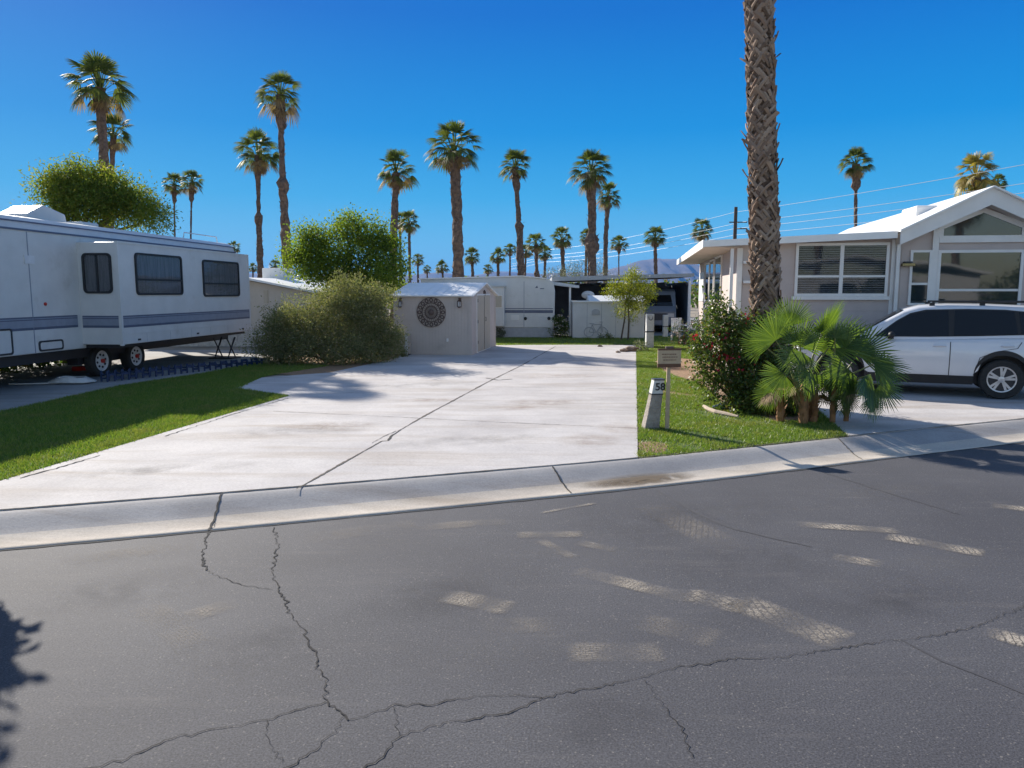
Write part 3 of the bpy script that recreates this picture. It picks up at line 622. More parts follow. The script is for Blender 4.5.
def palm(cx, cy, r, bx, tw, label, group='fan palms across the background', kind=0, Rm=1.15, Y=None, taper=None, dead=1.0):
    """crown centre pixel, crown radius px, base px x, trunk width px"""
    Y = Y or Rm*FOC/r
    top = P(cx, cy, Y); b = P(bx, 290, Y); b.z = 0; sc = r*Y/FOC/1.0; tr = tw*Y/FOC/2*.84
    nm = 'palm_tree'; t = thing(nm, label, 'palm tree', (b.x, b.y, 0), 0, group)
    rnd = random.Random(int(cx*7+cy)); mb = MB(); n = 11; Z = top.z-.12*sc; K = max(26, int(Z/.28)); v = []; f = []
    if kind == 0: wf = lambda u: 1.0-.12*u+.14*math.exp(-u*14)+(.28 if u > .93 else 0)
    elif kind == 1: wf = lambda u: (.95+.1*math.sin(u*20) if u < .6 else (1.25 if u < .64 else (.62 if u < .86 else 1.0)))     # trimmed bare neck
    elif kind == 2: wf = lambda u: (.9 if u < .22 else (1.7 if u < .27 else (1.05 if u < .5 else (1.6 if u < .6 else 1.0+.12*(u > .8)))))
    else: wf = lambda u: .6+(1.2 if u < .06 else 0)+(1.0 if u > .86 else 0)
    ph = rnd.uniform(0, 6)
    for i in range(K+1):
        u = i/K; off = Vector(((top.x-b.x)*u**1.15+math.sin(u*PI)*math.sin(ph)*Z*.012, (top.y-b.y)*u, Z*u)); rr = tr*wf(u)
        for k in range(n):
            a = 2*PI*k/n+(i % 2)*PI/n; q = rr*rnd.uniform(.74, 1.2)
            v.append((off.x+q*math.cos(a), off.y+q*math.sin(a), off.z))
    for i in range(K):
        for k in range(n): f.append((i*n+k, i*n+(k+1) % n, (i+1)*n+(k+1) % n, (i+1)*n+k))
    mb.add(v, f)
    # loose boot stubs sticking out
    for _ in range(int(Z*9)):
        u = rnd.uniform(.03, .98); i = int(u*K); a = rnd.uniform(0, 2*PI); rr = tr*wf(u); c = Vector(((top.x-b.x)*u**1.15+math.sin(u*PI)*math.sin(ph)*Z*.012, 0, Z*u))
        o_ = Vector((math.cos(a), math.sin(a), 0)); s_ = Vector((-math.sin(a), math.cos(a), 0))*tr*.22
        p0 = c+o_*rr*.9; p1 = c+o_*rr*rnd.uniform(1.15, 1.45)+Vector((0, 0, tr*rnd.uniform(.3, 1)))
        mb.add([p0-s_, p0+s_, p1+s_*.5, p1-s_*.5, p0+Vector((0, 0, -.1*tr))], [(0, 1, 2, 3), (4, 1, 2), (4, 0, 3)])
    mb.build('trunk', M['bark'], t)
    vi = rnd.randrange(len(crowns))
    for me, s in zip(crowns[vi], (1, dead)):
        if not s: continue
        if dead > 1.2: me = me.copy(); me.materials[0] = M['palmgold']
        o = bpy.data.objects.new(me.name.split('.')[0], me); C.objects.link(o); o.parent = t
        o.location = (top.x-b.x, top.y-b.y, top.z+(.3*sc if s > 1.2 else 0)); o.scale = (sc*.95*s*rnd.uniform(.88, 1.08), sc*.95*s*rnd.uniform(.88, 1.08), sc*.95*s*rnd.uniform(.85, 1.12)); o.rotation_euler = (rnd.uniform(-.12, .12), rnd.uniform(-.12, .12), rnd.uniform(0, 6))
    return t
PALMS = [
 (99, 84, 31, 106, 11, 'large leaning palm high above the left trailer, upper of the two crowns there', 0, 1.3),
 (113, 132, 22, 112, 6, 'lower palm crown overlapping the leaning palm trunk above the left trailer', 0, 1.0),
 (174, 184, 11.5, 177, 3.2, 'left one of the pair of slim palms rising behind the roof of the striped trailer', 3, 1.1),
 (192, 181, 12.5, 192, 3.4, 'right one of the pair of slim palms rising behind the roof of the striped trailer', 3, 1.1),
 (258, 152, 23, 262, 7.5, 'palm with a bare neck just left of the tallest left-hand palm', 1, 1.45),
 (280, 92, 25, 290, 11, 'tallest palm left of the green tree, thin neck above a thick boot covered trunk', 1, 1.3),
 (396, 170, 22, 393, 9, 'palm with a round crown and thick trunk rising out of the green tree', 0, 1.25),
 (400, 221, 9.5, 402, 3.2, 'left of two small palms close together right of the green tree', 0, 1.1),
 (409, 222, 12, 410, 3.6, 'right of two small palms close together right of the green tree', 0, 1.1),
 (454, 148, 28, 457, 13, 'big palm with the thickest trunk standing behind the shed roof', 0, 1.35),
 (515, 165, 17, 521, 9, 'palm with a knobbed trunk and thin bare neck behind the white trailer', 1, 1.2),
 (591, 169, 22, 592, 9.5, 'tall palm with swollen upper trunk above the carport, left of its close neighbour', 2, 1.25),
 (608, 195, 14, 606, 6, 'slimmer palm just right of the swollen palm above the carport', 0, 1.1),
 (587, 237, 9, 586, 3.4, 'little palm half hidden behind the swollen trunk above the carport', 0, 1.1),
 (619, 243, 10, 620, 2.4, 'small thin palm with yellowish fronds above the carport roof', 3, 1.0),
 (655, 236, 12, 656, 4.6, 'palm standing in front of the blue mountain', 0, 1.15),
 (702, 229, 12.5, 706, 5.2, 'small palm just above the left end of the tan house roof', 0, 1.15),
 (562, 238, 12.5, 563, 4.4, 'palm with a shaggy skirt above the left end of the carport', 2, 1.15),
 (418, 259, 7, 419, 2.6, 'small palm above the shed left slope beside the thick trunk', 0, 1.1),
 (427, 269, 5, 427, 1.8, 'tiny low palm left of the thick trunk', 0, 1.1),
 (442, 267, 8, 444, 2.6, 'low palm touching the left side of the thick trunk', 0, 1.1),
 (472, 256, 9.5, 473, 3.8, 'stout palm just right of the thick trunk', 0, 1.15),
 (488, 269, 6, 488, 2.2, 'tiny low palm between the two stout palms over the trailer roof', 0, 1.1),
 (498, 256, 9, 499, 3.8, 'stout palm left of the knobbed trunk over the trailer roof', 0, 1.15),
 (510, 249, 7.5, 509, 2.4, 'slim small palm touching the left side of the knobbed trunk', 0, 1.1),
 (526, 251, 8.5, 525, 2.4, 'slim small palm touching the right side of the knobbed trunk', 0, 1.1),
 (536, 243, 12, 537, 4, 'shaggy palm right of the knobbed trunk, larger of a close pair', 2, 1.15),
 (545, 253, 8.5, 543, 3, 'shaggy palm right of the knobbed trunk, smaller of a close pair', 2, 1.1),
 (856, 162, 18, 857, 6, 'slender palm standing behind the tan house roof, leaning crown', 3, 1.2),
 (976, 173, 22, 978, 9, 'palm with yellow dead skirt showing over the ridge of the tan house gable', 0, 1.25),
 (998, 182, 10, 1000, 4, 'small blurred palm right of the yellow skirted one behind the gable', 0, 1.1),
 (234, 247, 7, 234, 2.5, 'small palm top peeping over the end of the striped trailer', 0, 1.1),
 (253, 268, 5.5, 253, 2, 'tiny palm top right of the striped trailer end', 0, 1.1),
 (275, 265, 7, 275, 2.4, 'tiny palm top just left of the tallest palm trunk', 0, 1.1),
 (288, 260, 7.5, 299, 2.4, 'tiny palm top behind the tallest palm trunk', 0, 1.1),
]
for q in PALMS: palm(*q[:6], kind=q[6], Rm=q[7], dead=1.25 if q[0] > 970 and q[0] < 990 else 1.0)

# ------------------------------------------------------------------ foreground palm trunk with criss-cross boots
def big_palm():
    b = G(768, 404); Y = b.y
    t = thing('palm_tree', 'huge close palm trunk with criss-cross boots rising out of the picture', 'palm tree', b, 0)
    top = P(752, -330, Y); Z = top.z
    def ctr(z): u = z/Z; return Vector(((top.x-b.x)*u, 0, z))
    rad = lambda z: .215*(1+.28*math.exp(-z*2.0))*(1-.02*z)
    mb = MB(); K = 90; n = 20; v = []; f = []; rnd = random.Random(3)
    for i in range(K+1):
        z = Z*i/K; c = ctr(z)
        for k in range(n): a = 2*PI*k/n; q = rad(z)*rnd.uniform(.93, 1.03); v.append(c+Vector((q*math.cos(a), q*math.sin(a), 0)))
    for i in range(K):
        for k in range(n): f.append((i*n+k, i*n+(k+1) % n, (i+1)*n+(k+1) % n, (i+1)*n+k))
    mb.add(v, f); mb.build('trunk', M['bark'], t)
    # boots: paired straps leaning left / right, woven
    bb = MB(); per = 8; dz = .072; row = 0; z = .12
    while z < Z-.05:
        for k in range(per):
            for sgn in (1, -1):
                a0 = 2*PI*(k+.5*(row % 2)+.24*(sgn > 0))/per+rnd.uniform(-.22, .22)
                if rnd.random() < .2: continue
                L = rnd.uniform(.13, .34); wd = rnd.uniform(.03, .065); out = rnd.uniform(.008, .06)
                if rnd.random() < .05: out = rnd.uniform(.09, .17)
                vs = []; K2 = 4
                for j in range(K2):
                    u = j/(K2-1); aa = a0+sgn*u*L*.62/rad(z)*.9; zz = z+L*.78*u; c = ctr(zz)
                    rr = rad(zz)+.004+out*u**1.3*.8+(.010 if sgn > 0 else .004)
                    w2 = wd*(1.15-.35*u)/rad(z)
                    for (da, dr) in ((-w2/2, 0), (0, .016), (w2/2, 0), (0, -.01)):
                        vs.append(c+Vector(((rr+dr)*math.cos(aa+da), (rr+dr)*math.sin(aa+da), rnd.uniform(-.004, .004)-da*sgn*.12)))
                fs = []
                for j in range(K2-1):
                    for q in range(4): fs.append((j*4+q, j*4+(q+1) % 4, (j+1)*4+(q+1) % 4, (j+1)*4+q))
                fs.append(tuple((K2-1)*4+q for q in range(4)))
                bb.add(vs, fs)
        z += dz*rnd.uniform(.85, 1.15); row += 1
    bb.build('boots', M['boot'], t)
    for me in crowns[2]:
        o = bpy.data.objects.new(me.name, me); C.objects.link(o); o.parent = t; o.location = top-b; o.scale = (1.5, 1.5, 1.5)
big_palm()

# ------------------------------------------------------------------ young fan palms
def young_palm(base, leaves, label, stems):
    t = thing('young_fan_palm', label, 'palm', base, 0, 'young fan palms by the neighbour driveway')
    rnd = random.Random(int(base.x*100)); pm = MB()
    for hub, look, rad, nrm_ in leaves:
        hub = hub-base; ax = Vector(look).normalized(); up = Vector(nrm_); up = (up-ax*up.dot(ax)).normalized()
        vs, fs = fan_leaf(hub, ax, up, rad*rnd.uniform(.9, 1.05), 32, R(rnd.uniform(170, 215)), rnd.uniform(.0, .12), .42, .035, rnd)
        np_mesh('frond', [tuple(v) for v in vs], fs, M['youngleaf'], t)
        s = Vector((rnd.uniform(-.08, .08), rnd.uniform(-.08, .08), .35)); mid = s.lerp(hub, .5)+Vector((0, 0, .12*hub.length))
        pm.tube([s, mid, hub], [.022, .015, .009], 6)
    pm.build('petioles', M['petiole'], t)
    sm = MB()
    for (dx, dy, h, r) in stems:
        pts = []; 
        for k in range(7): pts.append((dx+rnd.uniform(-.01, .01), dy+rnd.uniform(-.01, .01), h*k/6))
        sm.tube(pts, [r*rnd.uniform(.8, 1.2) for _ in pts], 9)
        for _ in range(26):
            z = rnd.uniform(.05, h); a = rnd.uniform(0, 2*PI); o_ = Vector((math.cos(a), math.sin(a), 0)); c = Vector((dx, dy, z))
            s_ = Vector((-o_.y, o_.x, 0))*.02; p0 = c+o_*r*.8; p1 = c+o_*(r+.05)+Vector((0, 0, .1))
            sm.add([p0-s_, p0+s_, p1+s_*.4, p1-s_*.4], [(0, 1, 2, 3)])
    sm.build('stem', M['stem'], t)
    for (dx, dy, h, r) in stems:
        for k in range(3):
            a = rnd.uniform(0, 2*PI); d = Vector((math.cos(a), math.sin(a), -.9)).normalized(); hub = Vector((dx, dy, h*.95))+Vector((math.cos(a), math.sin(a), -.1))*.14
            vs, fs = fan_leaf(hub, d, Vector((math.cos(a), math.sin(a), .8)).normalized(), rnd.uniform(.22, .32), 14, R(120), .15, .4, .06, rnd); np_mesh('dead_frond', [tuple(v) for v in vs], fs, M['palmdead'], t)
    return t
b1 = G(803, 424); b2_ = G(832, 423)
YA = b1.y; YB = 10.7
LA = [
 ((776, 340), .0, (-.45, 0, .6), .5, (-.3, -1, .35)), ((802, 352), -.2, (-.3, -.1, -.6), .48, (.1, -1, .15)), ((800, 346), -.1, (.3, -.1, .9), .46, (.2, -1, .1)),
 ((790, 326), .25, (-.2, 0, 1), .46, (-.2, -1, .1)), ((818, 350), .2, (.3, .2, .9), .46, (-.1, -1, .4)), ((824, 372), .1, (.5, .1, -.6), .42, (.1, -1, .3)), ((822, 334), .05, (.6, -.05, 1), .66, (1.5, -1, .1)), ((830, 346), .15, (.85, 0, .7), .72, (-.6, -.7, 1.2)),
 ((784, 374), -.15, (-.7, -.2, -.7), .44, (.2, -1, .2)), ((812, 374), -.25, (-.3, -.2, -1), .42, (.3, -1, -.2)), ((797, 390), .1, (.1, 0, -1), .36, (.5, -1, 0)),
 ((764, 346), .3, (-.9, .2, .5), .42, (.1, -1, .6)), ((774, 392), .2, (-.6, .1, -.5), .34, (.3, -1, .4)), 
]
LB = [
 ((846, 348), .1, (.35, 0, 1), .46, (.5, -1, .3)), ((835, 338), 0, (.05, 0, 1), .27, (-.6, -1, .1)), ((858, 354), .2, (.7, .1, .7), .55, (-.4, -1, 1)), ((874, 364), .0, (1, -.1, .05), .56, (-.1, -.7, 1)),
 ((866, 376), -.15, (.3, -.1, -1), .66, (1.3, -1, .1)), ((880, 384), .1, (.85, 0, -.6), .46, (.2, -1, .5)), 
 ((848, 396), .1, (0, 0, -1), .36, (.4, -1, 0)), ((845, 366), -.1, (-.5, -.1, -.5), .42, (.3, -1, .2)), ((852, 378), .0, (-.2, -.1, -1), .45, (.8, -1, 0)), ((838, 378), .15, (-.5, .1, -.8), .36, (.6, -1, .2)), ((872, 396), .15, (.5, .1, -.9), .42, (.5, -1, .2)),
]
young_palm(b1, [(P(h[0], h[1], YA+dy), l, r, n_) for h, dy, l, r, n_ in LA], 'young fan palm with big pale green fan leaves against the palm trunk', [(0, 0, .6, .07), (-.28, .15, .5, .06), (.2, .1, .45, .05)])
young_palm(b2_, [(P(h[0], h[1], YB+dy), l, r, n_) for h, dy, l, r, n_ in LB], 'young fan palm with darker drooping leaves in front of the car nose', [(0, 0, .62, .045), (.26, .12, .55, .045), (-.3, .1, .5, .05)])

# ------------------------------------------------------------------ bushes and trees
def bush(label, base, clumps, n, size, m, name='bush', cat='bush', twig=.2, extra=None, seed=0, asp=.5, shell=.55, trunk=None, perTwig=26, lm=None):
    t = thing(name, label, cat, base)
    cl = [(Vector(c)-Vector(base), r) for c, r in clumps]
    if n > 20000:        # ragged outline: many small satellite clumps on the big ones
        rq = random.Random(seed*7+1); sat = []
        for _ in range(34):
            c, r = rq.choice(cl); d = Vector((rq.gauss(0, 1), rq.gauss(0, 1), rq.gauss(.25, .8))).normalized(); k = rq.uniform(.18, .34); m_ = sum(r)/3
            sat.append((c+Vector((d.x*r[0], d.y*r[1], d.z*r[2]))*rq.uniform(.85, 1.18), (m_*k, m_*k, m_*k*.9)))
        cl_all = [(c, tuple(q*.9 for q in r)) for c, r in cl]+sat
    else: cl_all = cl
    leaf_cloud('crown' if cat == 'tree' else 'foliage', cl_all, n, size, M[m], t, twig, perTwig, asp, seed, shell)
    mb = MB()
    if trunk:
        for (p0, p1, r0) in trunk: 
            p0 = Vector(p0)-Vector(base); p1 = Vector(p1)-Vector(base); mid = p0.lerp(p1, .5)+Vector((.04, .02, 0))
            mb.tube([p0, mid, p1], [r0, r0*.85, r0*.7], 9); limbs(mb, p1, [c for c, r in cl], r0*.5, 6, seed)
    else: limbs(mb, (0, 0, 0), [c for c, r in cl], .035, 5, seed)
    mb.build('trunk' if cat == 'tree' else 'stems', M['wood2'], t)
    if extra:
        for nm, k, s, mm, c2 in extra: leaf_cloud(nm, [(Vector(c)-Vector(base), r) for c, r in (c2 or clumps)], k, s, M[mm], t, .08, 5, .8, seed+9, .9)
    return t
# large grey-green shrub beside the shed
Yb = 20.2
def cl(px, py, Y, r, ry=None, rz=None): return (P(px, py, Y), (r, ry or r, rz or r))
bush('large round grey-green shrub between the striped trailer and the shed', (P(325, 290, Yb+.3).x, Yb+.3, 0),
 [cl(276, 345, Yb, .75, .8, .62), cl(300, 325, Yb+.3, .85, .9, .75), cl(335, 315, Yb+.6, .9, 1, .85), cl(368, 318, Yb+.7, .75, .9, .85), cl(380, 335, Yb+.8, .44, .6, .6), cl(390, 345, Yb+.9, .3, .5, .45), cl(340, 348, Yb-.1, 1.0, .8, .6), cl(366, 350, Yb+.3, .68, .7, .5), cl(355, 300, Yb+.8, .65, .8, .6), cl(300, 350, Yb-.2, .8, .7, .5), cl(280, 326, Yb+.4, .5, .6, .45)],
 78000, .06, 'leafB', twig=.2, seed=2, asp=.4, shell=.4)
# bright tree behind it
Yt = 27
bush('bright yellow-green leafy tree behind the grey-green shrub', (P(350, 290, Yt).x, Yt, 0),
 [cl(312, 250, Yt, .75, 1.0, .7), cl(303, 236, Yt, .35, .6, .35), cl(326, 243, Yt+.4, .7, 1.2, .5), cl(346, 226, Yt+.2, .45, .7, .35), cl(352, 232, Yt+.4, .8, 1.2, .5), cl(375, 243, Yt+.3, .9, 1.2, .75), cl(394, 264, Yt, .45, .8, .5), cl(384, 240, Yt, .3, .6, .3), cl(330, 268, Yt-.4, 1.0, 1, .7), cl(362, 270, Yt-.5, 1.1, 1, .8), cl(302, 262, Yt, .6, .8, .6), cl(345, 285, Yt, 1.1, 1, .6), cl(385, 287, Yt, .7, .8, .6)],
 30000, .10, 'leafA', name='leafy_tree', cat='tree', twig=.3, seed=3, shell=.35, trunk=[((P(350, 290, Yt).x, Yt, 0), (P(348, 280, Yt).x, Yt, 1.6), .16)])
# tree behind the trailer
Yt = 20.5
bush('wide feathery olive-green tree behind the striped trailer roof', (P(62, 290, Yt).x, Yt, 0),
 [cl(60, 192, Yt, .54, .8, .44), cl(85, 186, Yt+.4, .72, .9, .44), cl(108, 192, Yt+.3, .58, .8, .44), cl(138, 206, Yt+.8, .55, .8, .36), cl(155, 218, Yt+1.5, .42, .7, .3), cl(80, 206, Yt, .86, .8, .42), cl(118, 212, Yt+.4, .9, .8, .4), cl(46, 184, Yt+.4, .22, .4, .15), cl(72, 174, Yt+.4, .44, .6, .18)],
 30000, .09, 'leafO', name='leafy_tree', cat='tree', twig=.27, seed=4, asp=.35, trunk=[((P(62, 290, Yt).x, Yt, 0), (P(66, 230, Yt).x, Yt, 3.0), .17)])
# small two-stemmed tree by the white shed
Ys = 30.2; bx = P(626, 290, Ys).x
bush('small yellow-green tree with two thin trunks in front of the white shed', (bx, Ys, 0),
 [cl(617, 290, Ys, .42, .4, .34), cl(632, 282, Ys, .5, .5, .36), cl(645, 292, Ys, .4, .4, .3), cl(628, 297, Ys-.2, .5, .45, .3), cl(640, 302, Ys, .3, .3, .3), cl(622, 308, Ys-.1, .22, .25, .4), cl(634, 312, Ys, .15, .2, .35), cl(634, 272, Ys, .14, .15, .3)],
 9000, .07, 'leafY', name='leafy_tree', cat='tree', twig=.18, seed=5, asp=.4, trunk=[((P(622, 290, Ys).x, Ys, 0), (P(626, 300, Ys).x, Ys, 1.6), .035), ((P(629, 290, Ys).x, Ys, 0), (P(628, 300, Ys).x, Ys, 1.6), .04)])
# silvery shrub top over the carport
Yg = 45
bush('silvery grey bush top showing above the carport roof', (P(580, 290, Yg).x, Yg, 0), [cl(565, 274, Yg, 1.0, 1, .5), cl(585, 270, Yg, 1.1, 1, .6), cl(600, 275, Yg, .9, 1, .4), cl(548, 277, Yg, .6, .8, .3), cl(580, 285, Yg, 1.8, 1, 1)], 7000, .1, 'leafG', twig=.3, seed=6, asp=.2)
# flowering bush in front of the house
Yh = 12.6
bush('tall loose hibiscus bush with dark leaves and red blossoms before the tan house', (P(742, 290, Yh).x, Yh, 0),
 [cl(712, 345, Yh, .33, .4, .35), cl(728, 330, Yh, .36, .4, .35), cl(718, 315, Yh+.1, .2, .25, .28), cl(745, 345, Yh+.1, .5, .5, .45), cl(768, 350, Yh, .45, .5, .5), cl(735, 372, Yh-.1, .52, .5, .45), cl(765, 385, Yh-.2, .55, .5, .45), cl(722, 390, Yh-.3, .28, .3, .35), cl(750, 402, Yh-.5, .5, .4, .25), cl(700, 350, Yh, .16, .2, .16), cl(712, 302, Yh+.1, .1, .12, .16), cl(752, 322, Yh+.2, .3, .3, .25), cl(785, 405, Yh-.9, .45, .3, .3), cl(762, 408, Yh-.8, .5, .35, .22), cl(775, 395, Yh-.6, .5, .4, .35), cl(702, 372, Yh-.1, .2, .2, .2)],
 32000, .052, 'leafC', twig=.12, seed=8, asp=.6, extra=[('blossoms', 150, .05, 'flower', [cl(712, 340, Yh-.2, .3, .2, .2), cl(742, 362, Yh-.4, .3, .2, .14), cl(735, 325, Yh, .3, .2, .15)])])
# low plants
def lowplant(px, py, w, h, m, label, n=1500, s=.06, Y=None, ex=None):
    b = G(px, py); sc = b.y/FOC
    bush(label, b, [(b+Vector((0, 0, h*sc*.5)), (w*sc*.5, w*sc*.4, h*sc*.5))], n, s, m, name='shrub', cat='shrub', twig=.1, seed=int(px), extra=ex)
lowplant(560, 338, 16, 22, 'leafC', 'small dark bush with white flowers beside the trailer corner', 1600, .07, ex=[('blossoms', 120, .08, 'bloomw', None)])
lowplant(500, 338, 12, 9, 'leafG', 'pale cactus-like plant beside the shed door', 500, .07)
lowplant(608, 339, 16, 5, 'leafC', 'low green planting at the foot of the white shed', 500, .05)
lowplant(641, 351, 14, 8, 'leafG', 'small grey-green plant at the foot of the white utility pillar', 500, .05)
lowplant(684, 345, 26, 22, 'leafC', 'flowering plant with white and red blossoms around the white chair', 1800, .05, ex=[('blossoms', 200, .06, 'bloomw', None), ('red_blossoms', 60, .06, 'flower', None)])
lowplant(700, 352, 22, 34, 'leafC', 'leafy shrub under the side windows of the tan house', 2200, .05)
lowplant(402, 357, 10, 8, 'leafB', 'low weed tuft beside the air conditioner box', 400, .05)

# ------------------------------------------------------------------ striped fifth-wheel trailer
FT = Frame(-8.42, 16.2, math.atan(.65/5.8))
t = fthing('travel_trailer', 'long white trailer with blue-grey stripes and a slide-out, parked along the left lawn', 'trailer', FT)
y0s = FT.side(120, 300, 0)[0]; y1s = FT.side(249.5, 300, 0)[0]; zt = (FT.side(122, 241, 0)[1]+FT.side(247, 256.5, 0)[1])/2; zb = (FT.side(122, 345, 0)[1]+FT.side(247, 331, 0)[1])/2
XM = FT.front(80, 300, y0s)[0]; XM = max(-1.0, min(-.55, XM)); y1m = y1s+1.1; ztop = 3.42; zbm = FT.side(5, 357, XM)[1]
# main body with rounded roof edge, extruded along y
bodyp = [(XM, zbm), (XM, 3.12), (XM-.05, 3.26), (XM-.16, 3.38), (XM-.4, ztop), (XM-1.2, ztop+.04), (XM-2.0, ztop), (XM-2.3, 3.3), (XM-2.44, 3.1), (XM-2.44, zbm)]
mb = MB(); mb.prism(bodyp, 'y', -9.0, y1m); mb.build('body', M['rvwhite'], t, bevel=.02)
mb = MB()
mb.prism([(XM+.008, 3.105), (XM+.025, 3.105), (XM+.025, 3.14), (XM+.008, 3.14)], 'y', -9, y1m)
mb.prism([(XM-.03, 3.27), (XM-.02, 3.285), (XM-.035, 3.30), (XM-.05, 3.285)], 'y', -9, y1m)
mb.build('drip_rail', M['stripe1'], t)
mb = MB(); mb.box(XM-2.2, XM-.2, -8.5, y1m-.3, zbm-.22, zbm-.002); mb.build('chassis', M['trimdk'], t)
# stripes on main wall and slide-out
zs0 = 1.17; zs1 = 1.43
def stripes(name, fn):
    mb = MB(); fn(mb, zs0, zs1, .004, 0); fn(mb, zs0+.05, zs1-.07, .007, 1); fn(mb, zs1-.05, zs1-.03, .007, 1); mb.build(name, [M['stripe1'], M['stripe2']], t)
stripes('stripe', lambda m_, a, b, o, k: m_.box(XM+.001, XM+o, -9, y0s-.12, a, b, k))
# slide-out
mb = MB(); mb.box(XM-.3, 0, y0s, y1s, zb, zt); so_ = mb.build('slide_out', M['rvwhite'], t, bevel=.015)
mb = MB()
for (a, b) in ((y0s-.012, y0s+.045), (y1s-.045, y1s+.012)): mb.box(-.05, .016, a, b, zb-.02, zt+.02)
mb.box(-.05, .016, y0s+.05, y1s-.05, zt-.02, zt+.022); mb.box(.001, .008, y0s+.05, y1s-.05, zb+.22, zb+.232)
mb.build('corner_trim', M['rvwhite'], so_)
mb = MB()
for (a, b, o, k) in ((zs0-.02, zs1-.02, .004, 0), (zs0+.03, zs1-.09, .007, 1), (zs1-.07, zs1-.05, .007, 1)):
    mb.box(.001, o, y0s+.05, y1s-.05, a, b, k); mb.box(XM+.03, -.055, y0s-o, y0s-.0005, a, b, k)
mb.build('stripe', [M['stripe1'], M['stripe2']], so_)
def rvwin(par, kind, u0, u1, z0, z1, at, split, vert=False, curtain=True):
    """window on plane x=at (kind 's') or y=at (kind 'f')"""
    ax = 'x' if kind == 's' else 'y'; sg = 1 if kind == 's' else -1
    fr = MB(); ring_frame(fr, rounded(u0, u1, z0, z1, .1), rounded(u0+.045, u1-.045, z0+.045, z1-.045, .07), ax, at-sg*.0, at+sg*.035)
    if vert: um = (u0+u1)/2; (fr.box(um-.02, um+.02, at+sg*.0, at+sg*.03, z0+.04, z1-.04) if kind == 'f' else 0)
    else: zm = z0+(z1-z0)*split; fr.box(at+.004, at+.03, u0+.04, u1-.04, zm-.02, zm+.02)
    o = fr.build('window', M['blackrub'], par)
    g = MB(); g.prism(rounded(u0+.04, u1-.04, z0+.04, z1-.04, .07), ax, at+sg*.012, at+sg*.016); g.build('pane', M['rvglass'], o)
    c = MB(); c.prism(rounded(u0+.04, u1-.04, z0+.04, z1-.04, .07), ax, at+sg*.002, at+sg*.004); c.build('curtain', M['curtain'], o)
    return o
for (x0, y0, x1, y1, sp) in ((135, 254.5, 181.5, 295, .37), (202.5, 261, 238.5, 296.5, .36)):
    a = FT.side(x0, (y0+y1)/2, 0)[0]; b = FT.side(x1, (y0+y1)/2, 0)[0]; xc = (x0+x1)/2
    rvwin(so_, 's', a, b, FT.side(xc, y1, 0)[1], FT.side(xc, y0, 0)[1], .0, sp)
a = FT.front(83, 270, y0s)[0]; b = FT.front(112, 270, y0s)[0]
rvwin(so_, 'f', a, b, FT.front(97, 293.5, y0s)[1], FT.front(97, 253, y0s)[1], y0s, .5, True)
# compartment doors on the main wall
for (x0, y0, x1, y1) in ((38.5, 340, 63, 354.5), (-24, 329, 12.5, 358)):
    a = FT.side(x0, 345, XM)[0]; b = FT.side(x1, 345, XM)[0]; xc = max(2, (x0+x1)/2)
    z0 = max(zbm+.03, FT.side(xc, y1, XM)[1]); z1 = FT.side(xc, y0, XM)[1]
    mb = MB(); ring_frame(mb, rounded(a, b, z0, z1, .06), rounded(a+.035, b-.035, z0+.035, z1-.035, .04), 'x', XM, XM+.02); o = mb.build('compartment_door', M['trimdk'], t)
    mb = MB(); mb.prism(rounded(a+.03, b-.03, z0+.03, z1-.03, .04), 'x', XM+.002, XM+.010); mb.build('panel', M['rvwhite'], o)
a, z_ = FT.side(45, 304, XM); mb = MB(); mb.lathe([(.035, 0), (.035, .02), (.015, .03)], 'x', (XM, a, z_)); mb.build('marker_lamp', M['red'], t)
# wheels
def wheel(par, cx, cy, cz, r, wd, rimm, axis='x', sg=1, spokes=8, rimr=.62, named='wheel'):
    w_ = MB(); w_.lathe([(r*.62, -wd/2*sg), (r*.93, -wd/2*sg), (r, -wd*.36*sg), (r, wd*.36*sg), (r*.93, wd/2*sg), (r*.66, wd/2*sg), (r*.62, wd*.30*sg)], axis, (cx, cy, cz), 36)
    o = w_.build(named, M['tyre'], par, smooth=False)
    rm = MB(); rm.lathe([(r*.66, wd*.28*sg), (r*.665, wd*.46*sg), (r*.60, wd*.44*sg), (r*.56, wd*.36*sg), (r*.3, wd*.34*sg), (r*.2, wd*.44*sg), (.02, wd*.46*sg)] if spokes > 1 else [(r*.66, wd*.28*sg), (r*.665, wd*.46*sg), (r*.60, wd*.44*sg), (r*.56, wd*.22*sg), (r*.2, wd*.26*sg), (r*.15, wd*.40*sg), (.02, wd*.42*sg)], axis, (cx, cy, cz), 32)
    rm.build('rim', rimm, o)
    h = MB()
    for k in range(spokes):
        a = 2*PI*k/spokes+.2; rr = r*.4
        q = (wd*.24*sg, rr*math.cos(a), rr*math.sin(a)) if axis == 'x' else (rr*math.cos(a), wd*.24*sg, rr*math.sin(a))
        c = (cx+q[0]+(wd*.11*sg if axis == 'x' else 0), cy+q[1], cz+q[2])
        if spokes < 2: continue
        h = MB(); h.lathe([(r*.075, -.01*sg), (r*.075, .014*sg)], axis, c, 8); h.build('rim_hole', M['trimdk'], o)
    return o
for px in (103, 137.5):
    yy = FT.side(px, 362, XM-.1)[0]; zc = .36
    o = wheel(t, XM-.22, yy, zc, .36, .22, M['rim'])
    mb = MB(); mb.lathe([(.05, 0), (.05, .05), (.01, .06)], 'x', (XM-.2+.08, yy, zc), 10); mb.build('hub', M['red'], o)
ya = FT.side(103, 362, XM-.1)[0]; yb = FT.side(137.5, 362, XM-.1)[0]
